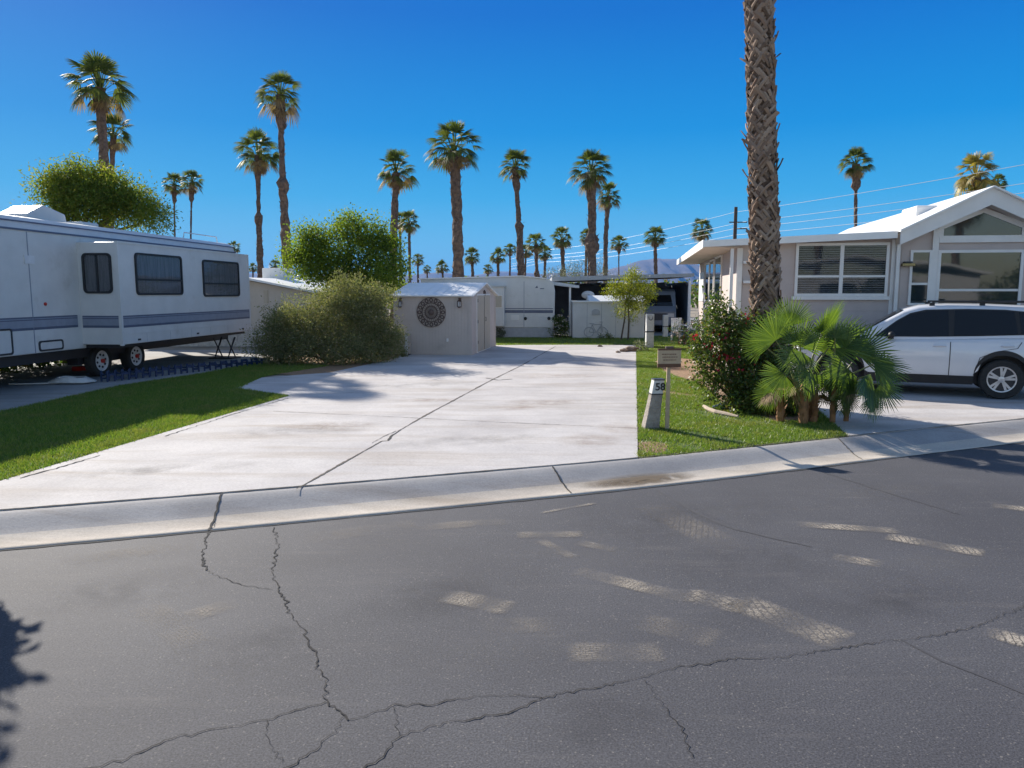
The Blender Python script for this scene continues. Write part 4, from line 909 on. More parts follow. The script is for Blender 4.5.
mb = MB(); mb.box(XM-.5, XM+.01, ya-.5, yb+.55, zbm-.02, zbm+.10); mb.box(XM-.6, XM-.35, ya-.5, yb+.5, .3, zbm); mb.build('wheel_well', M['trimdk'], t)
mb = MB(); mb.box(XM-.3, -.15, y0s+.1, y1s-.1, zb-.08, zb-.005); mb.build('slide_rail', M['trimdk'], t)
for yy in (-3.2, -1.4, .6, 2.4):
    if yy > y0s-.2: continue
    mb = MB(); mb.box(XM+.0005, XM+.004, yy-.012, yy+.012, zbm+.01, 3.09); mb.build('panel_seam', M['stripe2'], t)
for yy, z_ in ((y0s-1.4, 2.55), (y0s-2.5, .98)):
    mb = MB(); mb.box(XM+.0005, XM+.02, yy-.13, yy+.13, z_-.08, z_+.08); q_ = mb.build('vent', M['rim'], t)
for yy in (y0s+.6, y0s+3.1, y1s-.5):
    mb = MB(); mb.box(.001, .012, yy-.05, yy+.05, zb+.06, zb+.1); mb.build('latch', M['trimdk'], so_)
for k in range(5):
    mb = MB(); mb.box(.0005, .0025, y0s+.9+k*.95-.003, y0s+.9+k*.95+.003, zb+.01, zb+.21); mb.build('panel_seam', M['stripe2'], so_)
# roof items
a, z_ = FT.side(8, 205, XM-1.0); b = FT.side(50, 212, XM-1.0)[0]
mb = MB(); mb.prism([(a, ztop), (b, ztop), (b-.05, ztop+.2), (b-.5, ztop+.30), (a+.5, ztop+.33), (a, ztop+.1)], 'x', XM-1.3, XM-.6); mb.build('roof_aircon', M['rvwhite'], t, bevel=.03)
mb = MB(); mb.box(XM-1.5, XM-.9, 1.5, 2.1, ztop, ztop+.14); mb.build('roof_vent', M['rvwhite'], t, bevel=.03)
a = FT.side(183, 230, XM-.5)[0]; b = FT.side(217, 236, XM-.5)[0]
mb = MB(); mb.tube([(XM-.5, a, ztop+.02), (XM-.5, a+.05, ztop+.17), (XM-.5, b-.05, ztop+.17), (XM-.5, b, ztop)], .015, 6); mb.build('roof_rail', M['rim'], t)
# stabiliser jacks
mb = MB()
for yy in (y1s-.55,):
    for sx in (-.35, -.75):
        for (p, q) in (((sx, yy-.25, zbm-.1), (sx, yy+.22, .04)), ((sx, yy+.25, zbm-.1), (sx, yy-.22, .04)), ((sx-.02, yy+.25, zbm-.1), (sx, yy-.22, .04))): mb.tube([p, q], .02, 6)
    mb.box(-.9, -.2, yy-.3, yy+.3, .02, .045)
mb.build('scissor_jack', M['trimdk'], t)
# blue hose support on the pad
p0 = G(104, 382, .006); p1 = G(262, 364, .006); L = (p1-p0).length
t = thing('hose_support', 'blue accordion sewer hose support stretched along the pad beside the trailer wheels', 'hose support', p0, math.atan2((p1-p0).y, (p1-p0).x))
mb = MB(); k = 0; xx = 0
while xx < L:
    for sy in (-.1, .1): mb.box(xx, xx+.03, sy-.012, sy+.012, 0, .24-.02*xx/L*4)
    hh = .22-.02*xx/L*4; mb.tube([(xx+.015, -.1, hh), (xx+.015, -.05, hh-.06), (xx+.015, .05, hh-.06), (xx+.015, .1, hh)], .016, 5)
    mb.box(xx, xx+.2, -.108, -.1, .05 if k % 2 else .13, .08 if k % 2 else .17); mb.box(xx, xx+.2, .1, .108, .13 if k % 2 else .05, .17 if k % 2 else .08); xx += .17; k += 1
mb.build('cradle', M['blue'], t)
# coiled hose
c = G(72, 383, .01); mb = MB(); pts = []
for k in range(150):
    a = k*.33; r_ = .42-.0013*k; pts.append((r_*math.cos(a)*1.15+(.05 if k > 140 else 0), r_*.75*math.sin(a), .03+.012*(k/19)+.01*math.sin(a*3)))
pts += [(.9, .1, .03), (1.2, -.1, .02)]
pts = [(-1.1, -.35, .02), (-.7, -.3, .02)]+pts[:-2]
mb.tube(pts, .014, 6); o = mb.build('garden_hose', M['hose']); o.location = c; tag(o, 'white garden hose coiled on the shaded pad under the trailer', 'hose')
c = G(73, 372, .01); mb = MB(); mb.tube([(0, 0, .07), (.35, .05, .09)], .06, 8); mb.tube([(.36, .05, .09), (.46, .06, .1)], .075, 8); o = mb.build('hose_fitting', M['red']); o.location = c; tag(o, 'red hose fitting lying under the trailer left of the wheels', 'fitting')
# low white block wall behind the trailer
p0 = P(150, 290, 26.5); p1 = P(262, 290, 26.5); mb = MB(); rnd = random.Random(5)
for r_ in range(3):
    x = p0.x-(.2 if r_ % 2 else 0)
    while x < p1.x: mb.box(x+.006, x+.39, 26.5, 26.7, r_*.2+.004, r_*.2+.198); x += .4
mb.box(p0.x, p1.x, 26.52, 26.68, 0, .6); tag(mb.build('block_wall', M['block']), 'low white block wall seen under the back of the striped trailer', 'wall')

# ------------------------------------------------------------------ cream home behind the shrub
FB = Frame(P(250, 290, 27).x, 27, R(9.3))
t = fthing('mobile_home', 'cream home with a bright white sloping roof behind the grey-green shrub', 'house', FB)
zr0 = FB.front(250, 277.5, 0)[1]; xr = FB.front(318, 291, 0)[0]; zr1 = FB.front(318, 292, 0)[1]
mb = MB(); mb.prism([(-5, 0), (xr-.1, 0), (xr-.1, zr1-.05), (0, zr0-.12), (-5, zr0-.5)], 'y', 0, 8); mb.build('wall', M['cream'], t)
mb = MB(); mb.prism([(xr+.12, zr1-.06), (0, zr0-.08), (0, zr0+.0), (xr+.12, zr1+.0)], 'y', -.25, 8.2); mb.prism([(0, zr0-.08), (-5.2, zr0-.45), (-5.2, zr0-.4), (0, zr0)], 'y', -.25, 8.2); rf = mb.build('roof', M['shedroof'], t)
a = FB.front(262, 273, 2.5); b = FB.front(284, 273, 2.5); mb = MB(); mb.box(a[0], b[0], 2.5, 3.4, zr0-.35, FB.front(270, 268, 2.5)[1]); mb.build('roof_unit', M['shedroof'], rf, bevel=.03)
a = FB.front(266, 296, 0); mb = MB(); mb.box(a[0]-.08, a[0]+.08, -.02, -.001, a[1]-.25, a[1]+.2); mb.build('vent', M['door'], t)

# ------------------------------------------------------------------ beige shed
c0 = G(394.5, 354.5); FS = Frame(c0.x, c0.y, R(9.3)); W = FS.front(471.4, 350, 0)[0]
t = fthing('garden_shed', 'small beige shed with white gabled roof and round medallion by the driveway', 'shed', FS)
D = FS.side(494, 345, W)[0]; D = min(max(D, 2.2), 3.6); ze = FS.front(430, 295, 0)[1]; zr = FS.side(484, 283.7, W)[1]; D = 2*FS.side(484, 283.7, W)[0] if 1.8 < 2*FS.side(484, 283.7, W)[0] < 4.5 else D
mb = MB(); x = 0; pw = W/24
mb.prism([(0.0, .0), (D, .0), (D, ze-.02), (D/2, zr-.05), (0, ze-.02)], 'x', 0, W)
for k in range(24): mb.box(k*pw+.006, (k+1)*pw-.001, -.006, -.0005, .03, ze-.05)
mb.build('wall', M['shedwall'], t)
mb = MB(); q = .1
mb.add([(-q, -.12, ze-.045), (W+q, -.12, ze-.045), (W+q, D/2, zr-.002), (-q, D/2, zr-.002), (-q, -.12, ze-.01), (W+q, -.12, ze-.01), (W+q, D/2, zr+.035), (-q, D/2, zr+.035)], [(0, 1, 2, 3), (4, 5, 6, 7), (0, 1, 5, 4), (0, 3, 7, 4), (1, 2, 6, 5)])
mb.add([(-q, D+.12, ze-.045), (W+q, D+.12, ze-.045), (W+q, D/2, zr-.002), (-q, D/2, zr-.002), (-q, D+.12, ze-.01), (W+q, D+.12, ze-.01), (W+q, D/2, zr+.035), (-q, D/2, zr+.035)], [(0, 1, 2, 3), (4, 5, 6, 7), (0, 1, 5, 4), (0, 3, 7, 4), (1, 2, 6, 5)])
for k in range(9):
    xx = -q+.05+k*(W+2*q-.1)/8
    mb.add([(xx-.012, -.12, ze-.008), (xx+.012, -.12, ze-.008), (xx+.012, D/2, zr+.037), (xx-.012, D/2, zr+.037), (xx, -.12, ze+.0), (xx, D/2, zr+.044)], [(0, 4, 5, 3), (4, 1, 2, 5)])
mb.build('roof', M['shedroof'], t)
for b_ in ((W+.002, W+.02, .0, .09, 0, ze-.05), (W+.002, W+.02, D-.09, D, 0, ze-.05), (W-.08, W+.02, -.02, -.013, 0, ze-.05), (0, .06, -.02, -.013, 0, ze-.05)):
    mb = MB(); mb.box(*b_); mb.build('corner_trim', M['shedwall'], t)
mb = MB(); dw = D*.52; y0 = D*.2; mb.box(W+.003, W+.035, y0, y0+dw, .05, 1.8); o = mb.build('door', M['door'], t, bevel=.004)
for z_ in (.3, .95, 1.6): mb = MB(); mb.box(W+.036, W+.045, y0+.01, y0+.05, z_, z_+.1); mb.build('hinge', M['trimdk'], o)
mb = MB(); mb.box(W+.036, W+.046, y0+dw/2-.004, y0+dw/2+.004, .07, 1.78); mb.build('door_gap', M['trimdk'], o); mb = MB(); mb.tube([(W+.036, y0+dw*.56, .98), (W+.07, y0+dw*.56, .98), (W+.07, y0+dw*.56, 1.1), (W+.036, y0+dw*.56, 1.1)], .01, 6); mb.build('handle', M['trimdk'], o)
mb = MB(); ring_frame(mb, rounded(y0-.05, y0+dw+.05, .02, 1.86, .01, 1), rounded(y0-.005, y0+dw+.005, .045, 1.81, .01, 1), 'x', W+.001, W+.028); mb.build('door_frame', M['trim'], t)
# gable ornament, lanterns, medallion, tap
def lantern(par_fr, x, y, z, label):
    w_ = par_fr.world(x, y, z); o = thing('wall_lantern', label, 'lantern', w_, -par_fr.a, 'brown lanterns on the shed')
    m_ = MB(); m_.box(-.04, .04, -.02, 0, -.06, .12); m_.tube([(0, -.02, .08), (0, -.09, .12), (0, -.1, .06)], .009, 6); m_.build('bracket', M['brown'], o)
    m_ = MB(); m_.lathe([(.01, .07), (.075, .02), (.06, .015)], 'z', (0, -.1, 0), 6); m_.lathe([(.06, -.13), (.065, -.15), (.02, -.17)], 'z', (0, -.1, 0), 6)
    for k in range(6): a_ = PI/3*k; m_.tube([(.057*math.cos(a_), -.1+.057*math.sin(a_), .015), (.057*math.cos(a_), -.1+.057*math.sin(a_), -.13)], .005, 4)
    m_.build('cage', M['brown'], o); m_ = MB(); m_.lathe([(.048, -.13), (.048, .014)], 'z', (0, -.1, 0), 6); m_.build('lamp_glass', M['lamp'], o)
a = FS.front(401, 302, 0); lantern(FS, a[0], -.014, a[1], 'brown lantern left of the medallion on the shed front')
a = FS.front(460, 302, 0); lantern(FS, a[0], -.014, a[1], 'brown lantern right of the medallion on the shed front')
cm = FS.front(431.5, 312.3, 0); rr = .455
o = thing('wall_medallion', 'round dark iron medallion with petal rim hung on the shed front', 'wall art', FS.world(cm[0], -.016, cm[1]), -FS.a)
mb = MB(); ring_frame(mb, [(rr*math.cos(2*PI*k/48), rr*math.sin(2*PI*k/48)) for k in range(48)], [(rr*.96*math.cos(2*PI*k/48), rr*.96*math.sin(2*PI*k/48)) for k in range(48)], 'y', -.03, -.012)
ring_frame(mb, [(rr*.66*math.cos(2*PI*k/48), rr*.66*math.sin(2*PI*k/48)) for k in range(48)], [(rr*.60*math.cos(2*PI*k/48), rr*.60*math.sin(2*PI*k/48)) for k in range(48)], 'y', -.03, -.012)
mb.build('rim', M['iron'], o)
mb = MB()
for k in range(16):
    a_ = 2*PI*k/16; c_ = (rr*.81*math.cos(a_), rr*.81*math.sin(a_)); ca, sa = math.cos(a_), math.sin(a_)
    pl = []; pi_ = []
    for j in range(14):
        b_ = 2*PI*j/14; u = .135*rr*1.1*math.cos(b_); v_ = .12*rr*math.sin(b_)*1.1
        pl.append((c_[0]+u*ca-v_*sa, c_[1]+u*sa+v_*ca)); pi_.append((c_[0]+.5*(u*ca-v_*sa), c_[1]+.5*(u*sa+v_*ca)))
    ring_frame(mb, pl, pi_, 'y', -.032, -.01)
mb.build('petals', M['iron'], o)
mb = MB()
for k in range(24):
    a_ = 2*PI*k/24; da = .055
    mb.prism([(rr*.16*math.cos(a_), rr*.16*math.sin(a_)), (rr*.4*math.cos(a_-da), rr*.4*math.sin(a_-da)), (rr*.61*math.cos(a_), rr*.61*math.sin(a_)), (rr*.4*math.cos(a_+da), rr*.4*math.sin(a_+da))], 'y', -.028, -.012)
mb.lathe([(rr*.2, -.012), (rr*.2, -.035), (rr*.05, -.055)], 'y', (0, 0, 0), 20); ring_frame(mb, [(rr*.45*math.cos(2*PI*k/36), rr*.45*math.sin(2*PI*k/36)) for k in range(36)], [(rr*.38*math.cos(2*PI*k/36), rr*.38*math.sin(2*PI*k/36)) for k in range(36)], 'y', -.031, -.013)
mb.build('centre_star', M['iron'], o)
a = FS.side(485, 290.5, W); o = thing('metal_ornament', 'small dark metal ornament fixed in the gable over the shed door', 'ornament', FS.world(W+.004, D/2, zr-.3), -FS.a)
mb = MB()
for s in (-1, 1): mb.tube([(.015, 0, 0), (.015, s*.12, .06), (.015, s*.16, -.02), (.015, s*.1, -.1)], .014, 6); mb.tube([(.015, s*.02, -.12), (.015, s*.02, .1)], .012, 6)
mb.build('scroll', M['iron'], o)
a = FS.front(447.5, 340, 0); mb = MB(); mb.box(a[0]-.02, a[0]+.04, -.05, -.013, a[1]-.05, a[1]+.05); o = mb.build('outlet_box', M['trim']); 
o.location = FS.o; o.rotation_euler = (0, 0, -FS.a); tag(o, 'small white outlet box low on the shed front wall', 'outlet')
# aircon box beside the shed
c = G(394, 356); fa = Frame(c.x, c.y, R(9.3)); wa = fa.front(407.5, 350, 0)[0]; ha = fa.front(400, 334.5, 0)[1]
t = fthing('aircon_unit', 'beige louvred outdoor air conditioner box at the left corner of the shed', 'air conditioner', fa)
mb = MB(); mb.box(0, wa, 0, .4, .05, ha); mb.build('housing', M['acbox'], t, bevel=.01); mb = MB()
for k in range(12): mb.box(.03, wa-.1, -.012, -.001, .1+k*(ha-.16)/12, .1+(k+.55)*(ha-.16)/12)
mb.build('louvres', M['door'], t); mb = MB(); mb.box(wa-.075, wa+.002, -.015, .005, .05, ha); mb.build('side_panel', M['whitewall'], t)
mb = MB(); mb.box(.02, .1, .02, .38, 0.0, .049); mb.box(wa-.1, wa-.02, .02, .38, 0.0, .049); mb.build('feet', M['trimdk'], t)

# ------------------------------------------------------------------ white trailer behind the shed
c = G(494, 337.5); FW = Frame(c.x, c.y, R(3)); 
t = fthing('travel_trailer', 'white trailer with one grey stripe behind the shed and the far grass strip', 'trailer', FW)
fx = lambda px: FW.front(px, 300, 0)[0]; fz = lambda py, px=530: FW.front(px, py, 0)[1]
xl = fx(421); xr_ = fx(554.5); ztw = fz(279)
mb = MB(); mb.prism([(xl, .42), (xr_, .42), (xr_+.02, ztw-.5), (xr_-.06, ztw-.1), (xr_-.35, ztw), (fx(522), ztw+.10), (xl, ztw-.02)], 'y', 0, 2.5); mb.build('body', M['rvwhite'], t, bevel=.02)
mb = MB(); mb.prism([(xl-.1, ztw-.02), (fx(522), ztw+.10), (xr_-.35, ztw), (xr_-.35, ztw+.04), (fx(522), ztw+.145), (xl-.1, ztw+.03)], 'y', -.06, 2.55); mb.build('roof', M['shedroof'], t)
mb = MB(); mb.box(xl, xr_-.02, .02, 2.45, 0.0, .419); mb.build('skirt', mat('grey_skirt', (.42, .43, .46), rough=.6), t)
mb = MB(); mb.box(fx(505), xr_-.06, -.006, -.001, fz(313), fz(310)); mb.box(fx(505), xr_-.06, -.005, -.001, fz(309), fz(308.2)); mb.build('stripe', M['stripe1'], t)
mb = MB(); mb.box(xl+.5, fx(505), -.5, -.001, .5, fz(287)); so_ = mb.build('slide_out', M['rvwhite'], t, bevel=.01)
FWs = -.5
ax_ = FW.front(494.5, 300, FWs)[0]; bx_ = FW.front(502.5, 300, FWs)[0]; az_ = FW.front(500, 308, FWs)[1]; bz_ = FW.front(500, 295, FWs)[1]
mb = MB(); mb.box(ax_, bx_, FWs-.03, FWs-.001, az_, bz_); wi = mb.build('window', M['trim'], so_); mb = MB(); mb.box(ax_+.03, bx_-.03, FWs-.036, FWs-.031, az_+.03, bz_-.03); mb.build('pane', M['door'], wi)
mb = MB(); mb.box(xl+.5, fx(505)+.05, -.56, 0, fz(286.8), fz(285.6)); mb.build('awning_lip', M['whitewall'], so_)
for px, py in ((525.5, 318.5), (549, 318.3)):
    mb = MB(); mb.lathe([(.07, -.002), (.07, -.02), (.05, -.03)], 'y', (fx(px), 0, fz(py)), 14); mb.build('vent_cap', M['blackrub'], t)
mb = MB(); mb.box(fx(511), fx(519), -.012, -.001, fz(320), fz(315)); mb.box(fx(551), fx(552.5), -.02, -.001, fz(322), fz(319)); mb.build('hatch', M['trim'], t)
mb = MB(); mb.prism([(fx(535), fz(288)), (fx(538), fz(288)), (fx(537), fz(285.5))], 'y', -.01, -.001); mb.box(fx(540), fx(544), -.008, -.001, fz(289), fz(288.2)); mb.build('emblem', M['stripe1'], t)
mb = MB(); mb.box(fx(524)-.01, fx(524)+.01, -.008, -.001, .45, ztw-.1); mb.build('panel_seam', M['stripe2'], t)

# ------------------------------------------------------------------ carport, white shed and things there
Yc = 34.5; FC = Frame(P(554, 290, Yc).x, Yc, R(2)); cx = lambda px, ly=0: FC.front(px, 290, ly)[0]; cz = lambda py, ly=0: FC.front(620, py, ly)[1]
t = fthing('carport', 'long dark carport with a flat white-edged roof behind the white shed', 'carport', FC)
zc0 = cz(277.5); zc1 = cz(274)
mb = MB(); xa, xb = -.1, cx(694); mb.prism([(xa, zc0-.17), (xb, zc1-.12), (xb, zc1+.03), (xa, zc0+.03)], 'y', 0, 6); mb.build('roof', mat('grey_fascia', (.34, .36, .38), rough=.6), t)
mb = MB(); mb.box(xa, xb, 5.8, 5.9, 0, zc0-.2); mb.box(xa, xa+.05, .3, 5.8, 0, zc0-.21); mb.box(xb-.05, xb, 1.2, 5.79, 0, zc0-.21); mb.build('shade_screen', M['shade'], t)
for px in (690,):
    mb = MB(); q = cx(px); mb.box(q-.06, q+.06, .05, .17, 0, zc0-.16); mb.build('post', M['trim'], t)
mb = MB()
for k in range(7): x = xa+.3+k*(xb-xa-.6)/6; mb.box(x-.03, x+.03, .1, 5.7, zc0-.33, zc0-.21)
mb.build('rafters', M['trimdk'], t)
mb = MB(); k = 0
for i in range(11): mb.box(cx(636)+i*.24, cx(636)+i*.24+.21, 5.65, 5.78, cz(310)-.1, cz(302))
mb.build('back_window', M['stripe1'], t)
# lower awning with post, left
FA = Frame(P(549, 290, 32.6).x, 32.6, R(3)); ax = lambda px: FA.front(px, 290, 0)[0]; azz = lambda py: FA.front(565, py, 0)[1]
t = fthing('awning', 'short white patio awning on a thin post right of the white trailer', 'awning', FA)
mb = MB(); mb.prism([(0, azz(284.5)), (ax(579), azz(288)), (ax(579), azz(285.5)), (0, azz(281))], 'y', -.2, 1.5); mb.build('roof', M['whitewall'], t)
mb = MB(); mb.box(ax(569), ax(571), -.1, 0, 0, azz(286.5)); mb.build('post', M['trim'], t)
# vehicle under the carport: dark motor coach front
t = fthing('parked_van', 'dark van with a wide windscreen parked in the shade of the carport', 'van', Frame(FC.world(cx(655, 1.0), 1.0).x, FC.world(0, 1.0).y, R(2)))
mb = MB(); mb.prism([(.0, .35), (0, 1.0), (.12, 1.25), (.35, 1.95), (.6, 2.05), (3.1, 2.05), (3.1, .35)], 'x', -1.0, 1.05); mb.build('body', mat('dark_van_paint', (.14, .17, .22), rough=.3), t, bevel=.05)
mb = MB(); mb.add([(-.85, .10, 1.27), (.9, .10, 1.27), (.8, .34, 1.9), (-.75, .34, 1.9)], [(0, 1, 2, 3)]); mb.build('windscreen', M['glassdk'], t)
for s in (-.75, .8):
    mb = MB(); mb.box(s-.14, s+.14, -.02, .0, .75, .92); mb.build('headlight', M['lamp'], t)
mb = MB(); mb.box(-.55, .6, -.025, -.001, .6, .92); mb.build('grille', M['trimdk'], t)
for sx in (-.85, .9):
    for yy in (.7, 2.5): wheel(t, sx, yy, .34, .34, .22, M['silver'], 'x', -1 if sx < 0 else 1)
# white shed
FZ = Frame(P(573, 290, 31.5).x, 31.5, R(2)); zx = lambda px: FZ.front(px, 300, 0)[0]; zz = lambda py: FZ.front(605, py, 0)[1]
t = fthing('garden_shed', 'low white shed with bicycle wall art behind the two-stemmed tree', 'shed', FZ)
mb = MB(); mb.box(0, zx(645), 0, 2.0, 0, zz(302.3)); mb.build('wall', M['whitewall'], t)
mb = MB(); mb.prism([(-.08, zz(302.3)), (-.08, zz(302.3)+.05), (1.0, zz(302.3)+.28), (2.08, zz(302.3)+.05), (2.08, zz(302.3))], 'x', zx(589), zx(646)); mb.box(-.05, zx(589)-.002, -.06, 2.05, zz(302.2), zz(301)); mb.build('roof', M['shedroof'], t)
mb = MB()
for k in range(1, 5): mb.box(k*zx(645)/5-.006, k*zx(645)/5+.006, -.006, -.001, .02, zz(303.5))
mb.build('panel_seam', M['stripe2'], t)
artm = mat('faded_art', (.46, .47, .50), rough=.7)
t = fthing('wall_art', 'grey wire bicycle silhouette on the front of the low white shed', 'wall art', Frame(FZ.world(zx(596), -.02).x, FZ.world(zx(596), -.02).y, R(2)))
mb = MB(); r_ = .2
for s in (-.28, .28): mb.tube([(s+r_*math.cos(2*PI*k/20), -.01, zz(332)+r_*math.sin(2*PI*k/20)) for k in range(21)], .016, 5); 
mb.build('wheels', artm, t); zw = zz(332)
mb = MB(); mb.tube([(-.28, -.01, zw), (-.15, -.01, zw+.3), (.25, -.01, zw+.32), (.28, -.01, zw)], .014, 5); mb.tube([(-.28, -.01, zw), (.02, -.01, zw-.02), (.25, -.01, zw+.32)], .014, 5); mb.tube([(-.15, -.01, zw+.3), (.02, -.01, zw-.02)], .014, 5); mb.tube([(.15, -.01, zw+.42), (.3, -.01, zw+.42), (.25, -.01, zw+.32)], .012, 5); mb.box(-.26, -.06, -.02, 0, zw+.34, zw+.37)
mb.build('bicycle_frame', artm, t)
t = fthing('wall_plaque', 'arched grey plaque high on the front of the low white shed', 'plaque', Frame(FZ.world(zx(596), -.006).x, FZ.world(zx(596), -.006).y, R(2)))
mb = MB(); arch = [(-.17, 0), (.17, 0)]+[(.17*math.cos(R(a)), .12+.13*math.sin(R(a))) for a in range(0, 181, 15)]; arch = [(p[0], p[1]+zz(315)) for p in arch]; mb.prism(arch, 'y', -.03, 0); mb.build('board', artm, t)
# satellite dish
dc = P(590, 295, 33); t = thing('satellite_dish', 'round pale satellite dish above the left roof of the low white shed', 'satellite dish', (dc.x, 33.9, 0))
mb = MB(); v = []; f = []
for i in range(7):
    rr = .29*i/6
    for k in range(24): a_ = 2*PI*k/24; v.append((rr*math.cos(a_), -.1+.9*rr*rr, dc.z+rr*.62*math.sin(a_)))
for i in range(6):
    for k in range(24): f.append((i*24+k, i*24+(k+1) % 24, (i+1)*24+(k+1) % 24, (i+1)*24+k))
v2 = [(x, y+.015, z) for x, y, z in v]; mb.add(v, f); mb.add(v2, f); mb.build('dish', mat('dish_grey', (.62, .6, .58), rough=.5), t)
mb = MB(); mb.tube([(0, .02, 0), (0, .02, dc.z)], .025, 8); mb.tube([(0, .0, dc.z-.16), (0, -.35, dc.z-.02)], .012, 6); mb.box(-.04, .04, -.4, -.33, dc.z-.05, dc.z+.03); mb.build('mast', M['stripe2'], t)
# pillars
def pillar(px0, px1, pyt, pyb, label, hook):
    c = G((px0+px1)/2, pyb); wd = (px1-px0)*c.y/FOC; h = (pyb-pyt)*c.y/FOC; t = thing('utility_pillar', label, 'pillar', c, 0, 'white utility pillars')
    mb = MB(); mb.box(-wd/2, wd/2, -wd/2, wd/2, 0, h); mb.build('post', M['postw'], t, bevel=.02)
    mb = MB(); mb.box(-wd/2-.02, wd/2+.02, -wd/2-.02, wd/2+.02, h*.47, h*.5); mb.build('band', M['trimdk'], t)
    if hook:
        mb = MB(); mb.tube([(-.07, -wd/2-.03, h*.93), (-.06, -wd/2-.05, h*.86), (0, -wd/2-.06, h*.82), (.06, -wd/2-.05, h*.86), (.07, -wd/2-.03, h*.93)], .012, 6); mb.build('hook', M['trimdk'], t)
pillar(645.5, 653, 314, 348, 'white square pillar with a dark hook at the far end of the lawn', 1)
pillar(662.5, 667.5, 315, 337, 'smaller white pillar farther back under the carport edge', 0)
# white chair among flowers
c = G(680, 341); t = thing('garden_chair', 'white plastic garden chair among flowers left of the tan house', 'chair', c, .5)
mb = MB(); mb.box(-.25, .25, -.22, .25, .38, .42); mb.build('seat', M['plastic'], t, bevel=.01)
mb = MB()
for k in range(5): mb.box(-.24+k*.1, -.17+k*.1, .22, .26, .42, .85)
mb.box(-.25, .25, .215, .265, .82, .9); mb.build('backrest', M['plastic'], t)
for sx in (-.23, .23):
    for sy in (-.2, .24): mb = MB(); mb.box(sx-.025, sx+.025, sy-.025, sy+.025, 0, .38); mb.build('leg', M['plastic'], t)
    mb = MB(); mb.box(sx-.03, sx+.03, -.22, .22, .6, .64); mb.box(sx-.02, sx+.02, -.22, -.17, .42, .6); mb.build('armrest', M['plastic'], t)
# rocks
def rock(px, py, s, label):
    c = G(px, py); bm = bmesh.new(); bmesh.ops.create_icosphere(bm, subdivisions=2, radius=s); rnd = random.Random(int(px))
    for v in bm.verts: v.co *= rnd.uniform(.8, 1.15); v.co.z = v.co.z*.6+s*.3
    me = bpy.data.meshes.new('rock'); bm.to_mesh(me); bm.free(); me.materials.append(M['rock']); o = bpy.data.objects.new('rock', me); C.objects.link(o); o.location = c
    tag(o, label, 'rock', 'brown rocks at the end of the driveway')
rock(631, 351.5, .21, 'largest brown rock at the far right corner of the driveway'); rock(624, 352, .14, 'medium brown rock touching the left of the largest rock'); rock(618, 353, .08, 'flat brown stone at the left tip of the rock group')
rock(636, 350, .12, 'brown rock at the lawn edge right of the largest rock'); rock(600, 347, .09, 'small stone lying alone on the far edge of the driveway')

# ------------------------------------------------------------------ number post and small sign
c = G(650, 428.5); ht = .70
t = thing('number_post', 'leaning concrete post with a white top marked 58 at the lawn corner', 'post', c, R(5))
mb = MB(); lean = .10
def rr4(z, w0): return [(-w0/2+lean*z/ht, -w0/2, z), (w0/2+lean*z/ht, -w0/2, z), (w0/2+lean*z/ht, w0/2, z), (-w0/2+lean*z/ht, w0/2, z)]
def lev(zs_, ws): 
    v = [p for z, w0 in zip(zs_, ws) for p in rr4(z, w0)]; f = [(0, 1, 2, 3), tuple(len(v)-4+k for k in range(4))]
    for i in range(len(zs_)-1):
        for k in range(4): f.append((i*4+k, i*4+(k+1) % 4, (i+1)*4+(k+1) % 4, (i+1)*4+k))
    return v, f
v, f = lev([-.02, .12, .3, .5], [.215, .198, .175, .158]); mb.add(v, f); mb.build('shaft', M['postc'], t, bevel=.012)
mb = MB(); v, f = lev([.5, .695], [.158, .148]); mb.add(v, f); mb.build('white_top', M['postw'], t, bevel=.008)
mb = MB(); v, f = lev([.492, .508], [.168, .168]); mb.add(v, f); v, f = lev([.694, .71], [.158, .156]); mb.add(v, f); mb.build('band', M['trimdk'], t)
def text_mesh(s, size, name, m, par, loc, rot, ext=.002):
    cu = bpy.data.curves.new('t', 'FONT'); cu.body = s; cu.size = size; cu.extrude = ext; cu.align_x = 'CENTER'; cu.align_y = 'CENTER'; cu.offset = size*.02
    ob = bpy.data.objects.new('t', cu); C.objects.link(ob); dg = bpy.context.evaluated_depsgraph_get(); me = bpy.data.meshes.new_from_object(ob.evaluated_get(dg))
    bpy.data.objects.remove(ob); me.materials.clear(); me.materials.append(m); o = bpy.data.objects.new(name, me); C.objects.link(o); o.parent = par; o.location = loc; o.rotation_euler = rot; return o
text_mesh('58', .145, 'number', M['ink'], t, (lean*.6/ht+.026, -.082, .6), (PI/2, 0, 0))
c = G(667, 430); t = thing('yard_sign', 'small wooden sign on a thin pale stake beside the number post', 'sign', c, R(6))
k = c.y/FOC
mb = MB(); mb.prism([(-.028, 0), (.028, 0), (.024, 1.06), (-.024, 1.06)], 'y', -.012, .012); mb.build('stake', M['paleboard'], t)
top = 1.10; mb = MB(); mb.box(-.165, .165, -.03, -.013, top-.165, top+.02); bd = mb.build('board', M['paleboard'], t)
mb = MB(); mb.box(-.165, .165, -.034, -.0125, top-.215, top-.166); mb.box(-.165, .165, -.033, -.0125, top+.021, top+.045); mb.build('brown_edge', M['brownwood'], t)
mb = MB(); rnd = random.Random(2)
for r_, z_ in enumerate((top-.03, top-.07, top-.11)):
    x = -.11+r_*.01
    mb = MB()
    while x < .1:
        wl = rnd.uniform(.012, .03); mb.box(x, x+wl, -.033, -.031, z_-.008, z_+.003); x += wl+.007
    mb.build('faded_lettering', M['brownwood'], bd)
mb = MB(); mb.box(-.05, .06, -.02, .012, top+.046, top+.075); mb.build('cap', M['iron'], t)
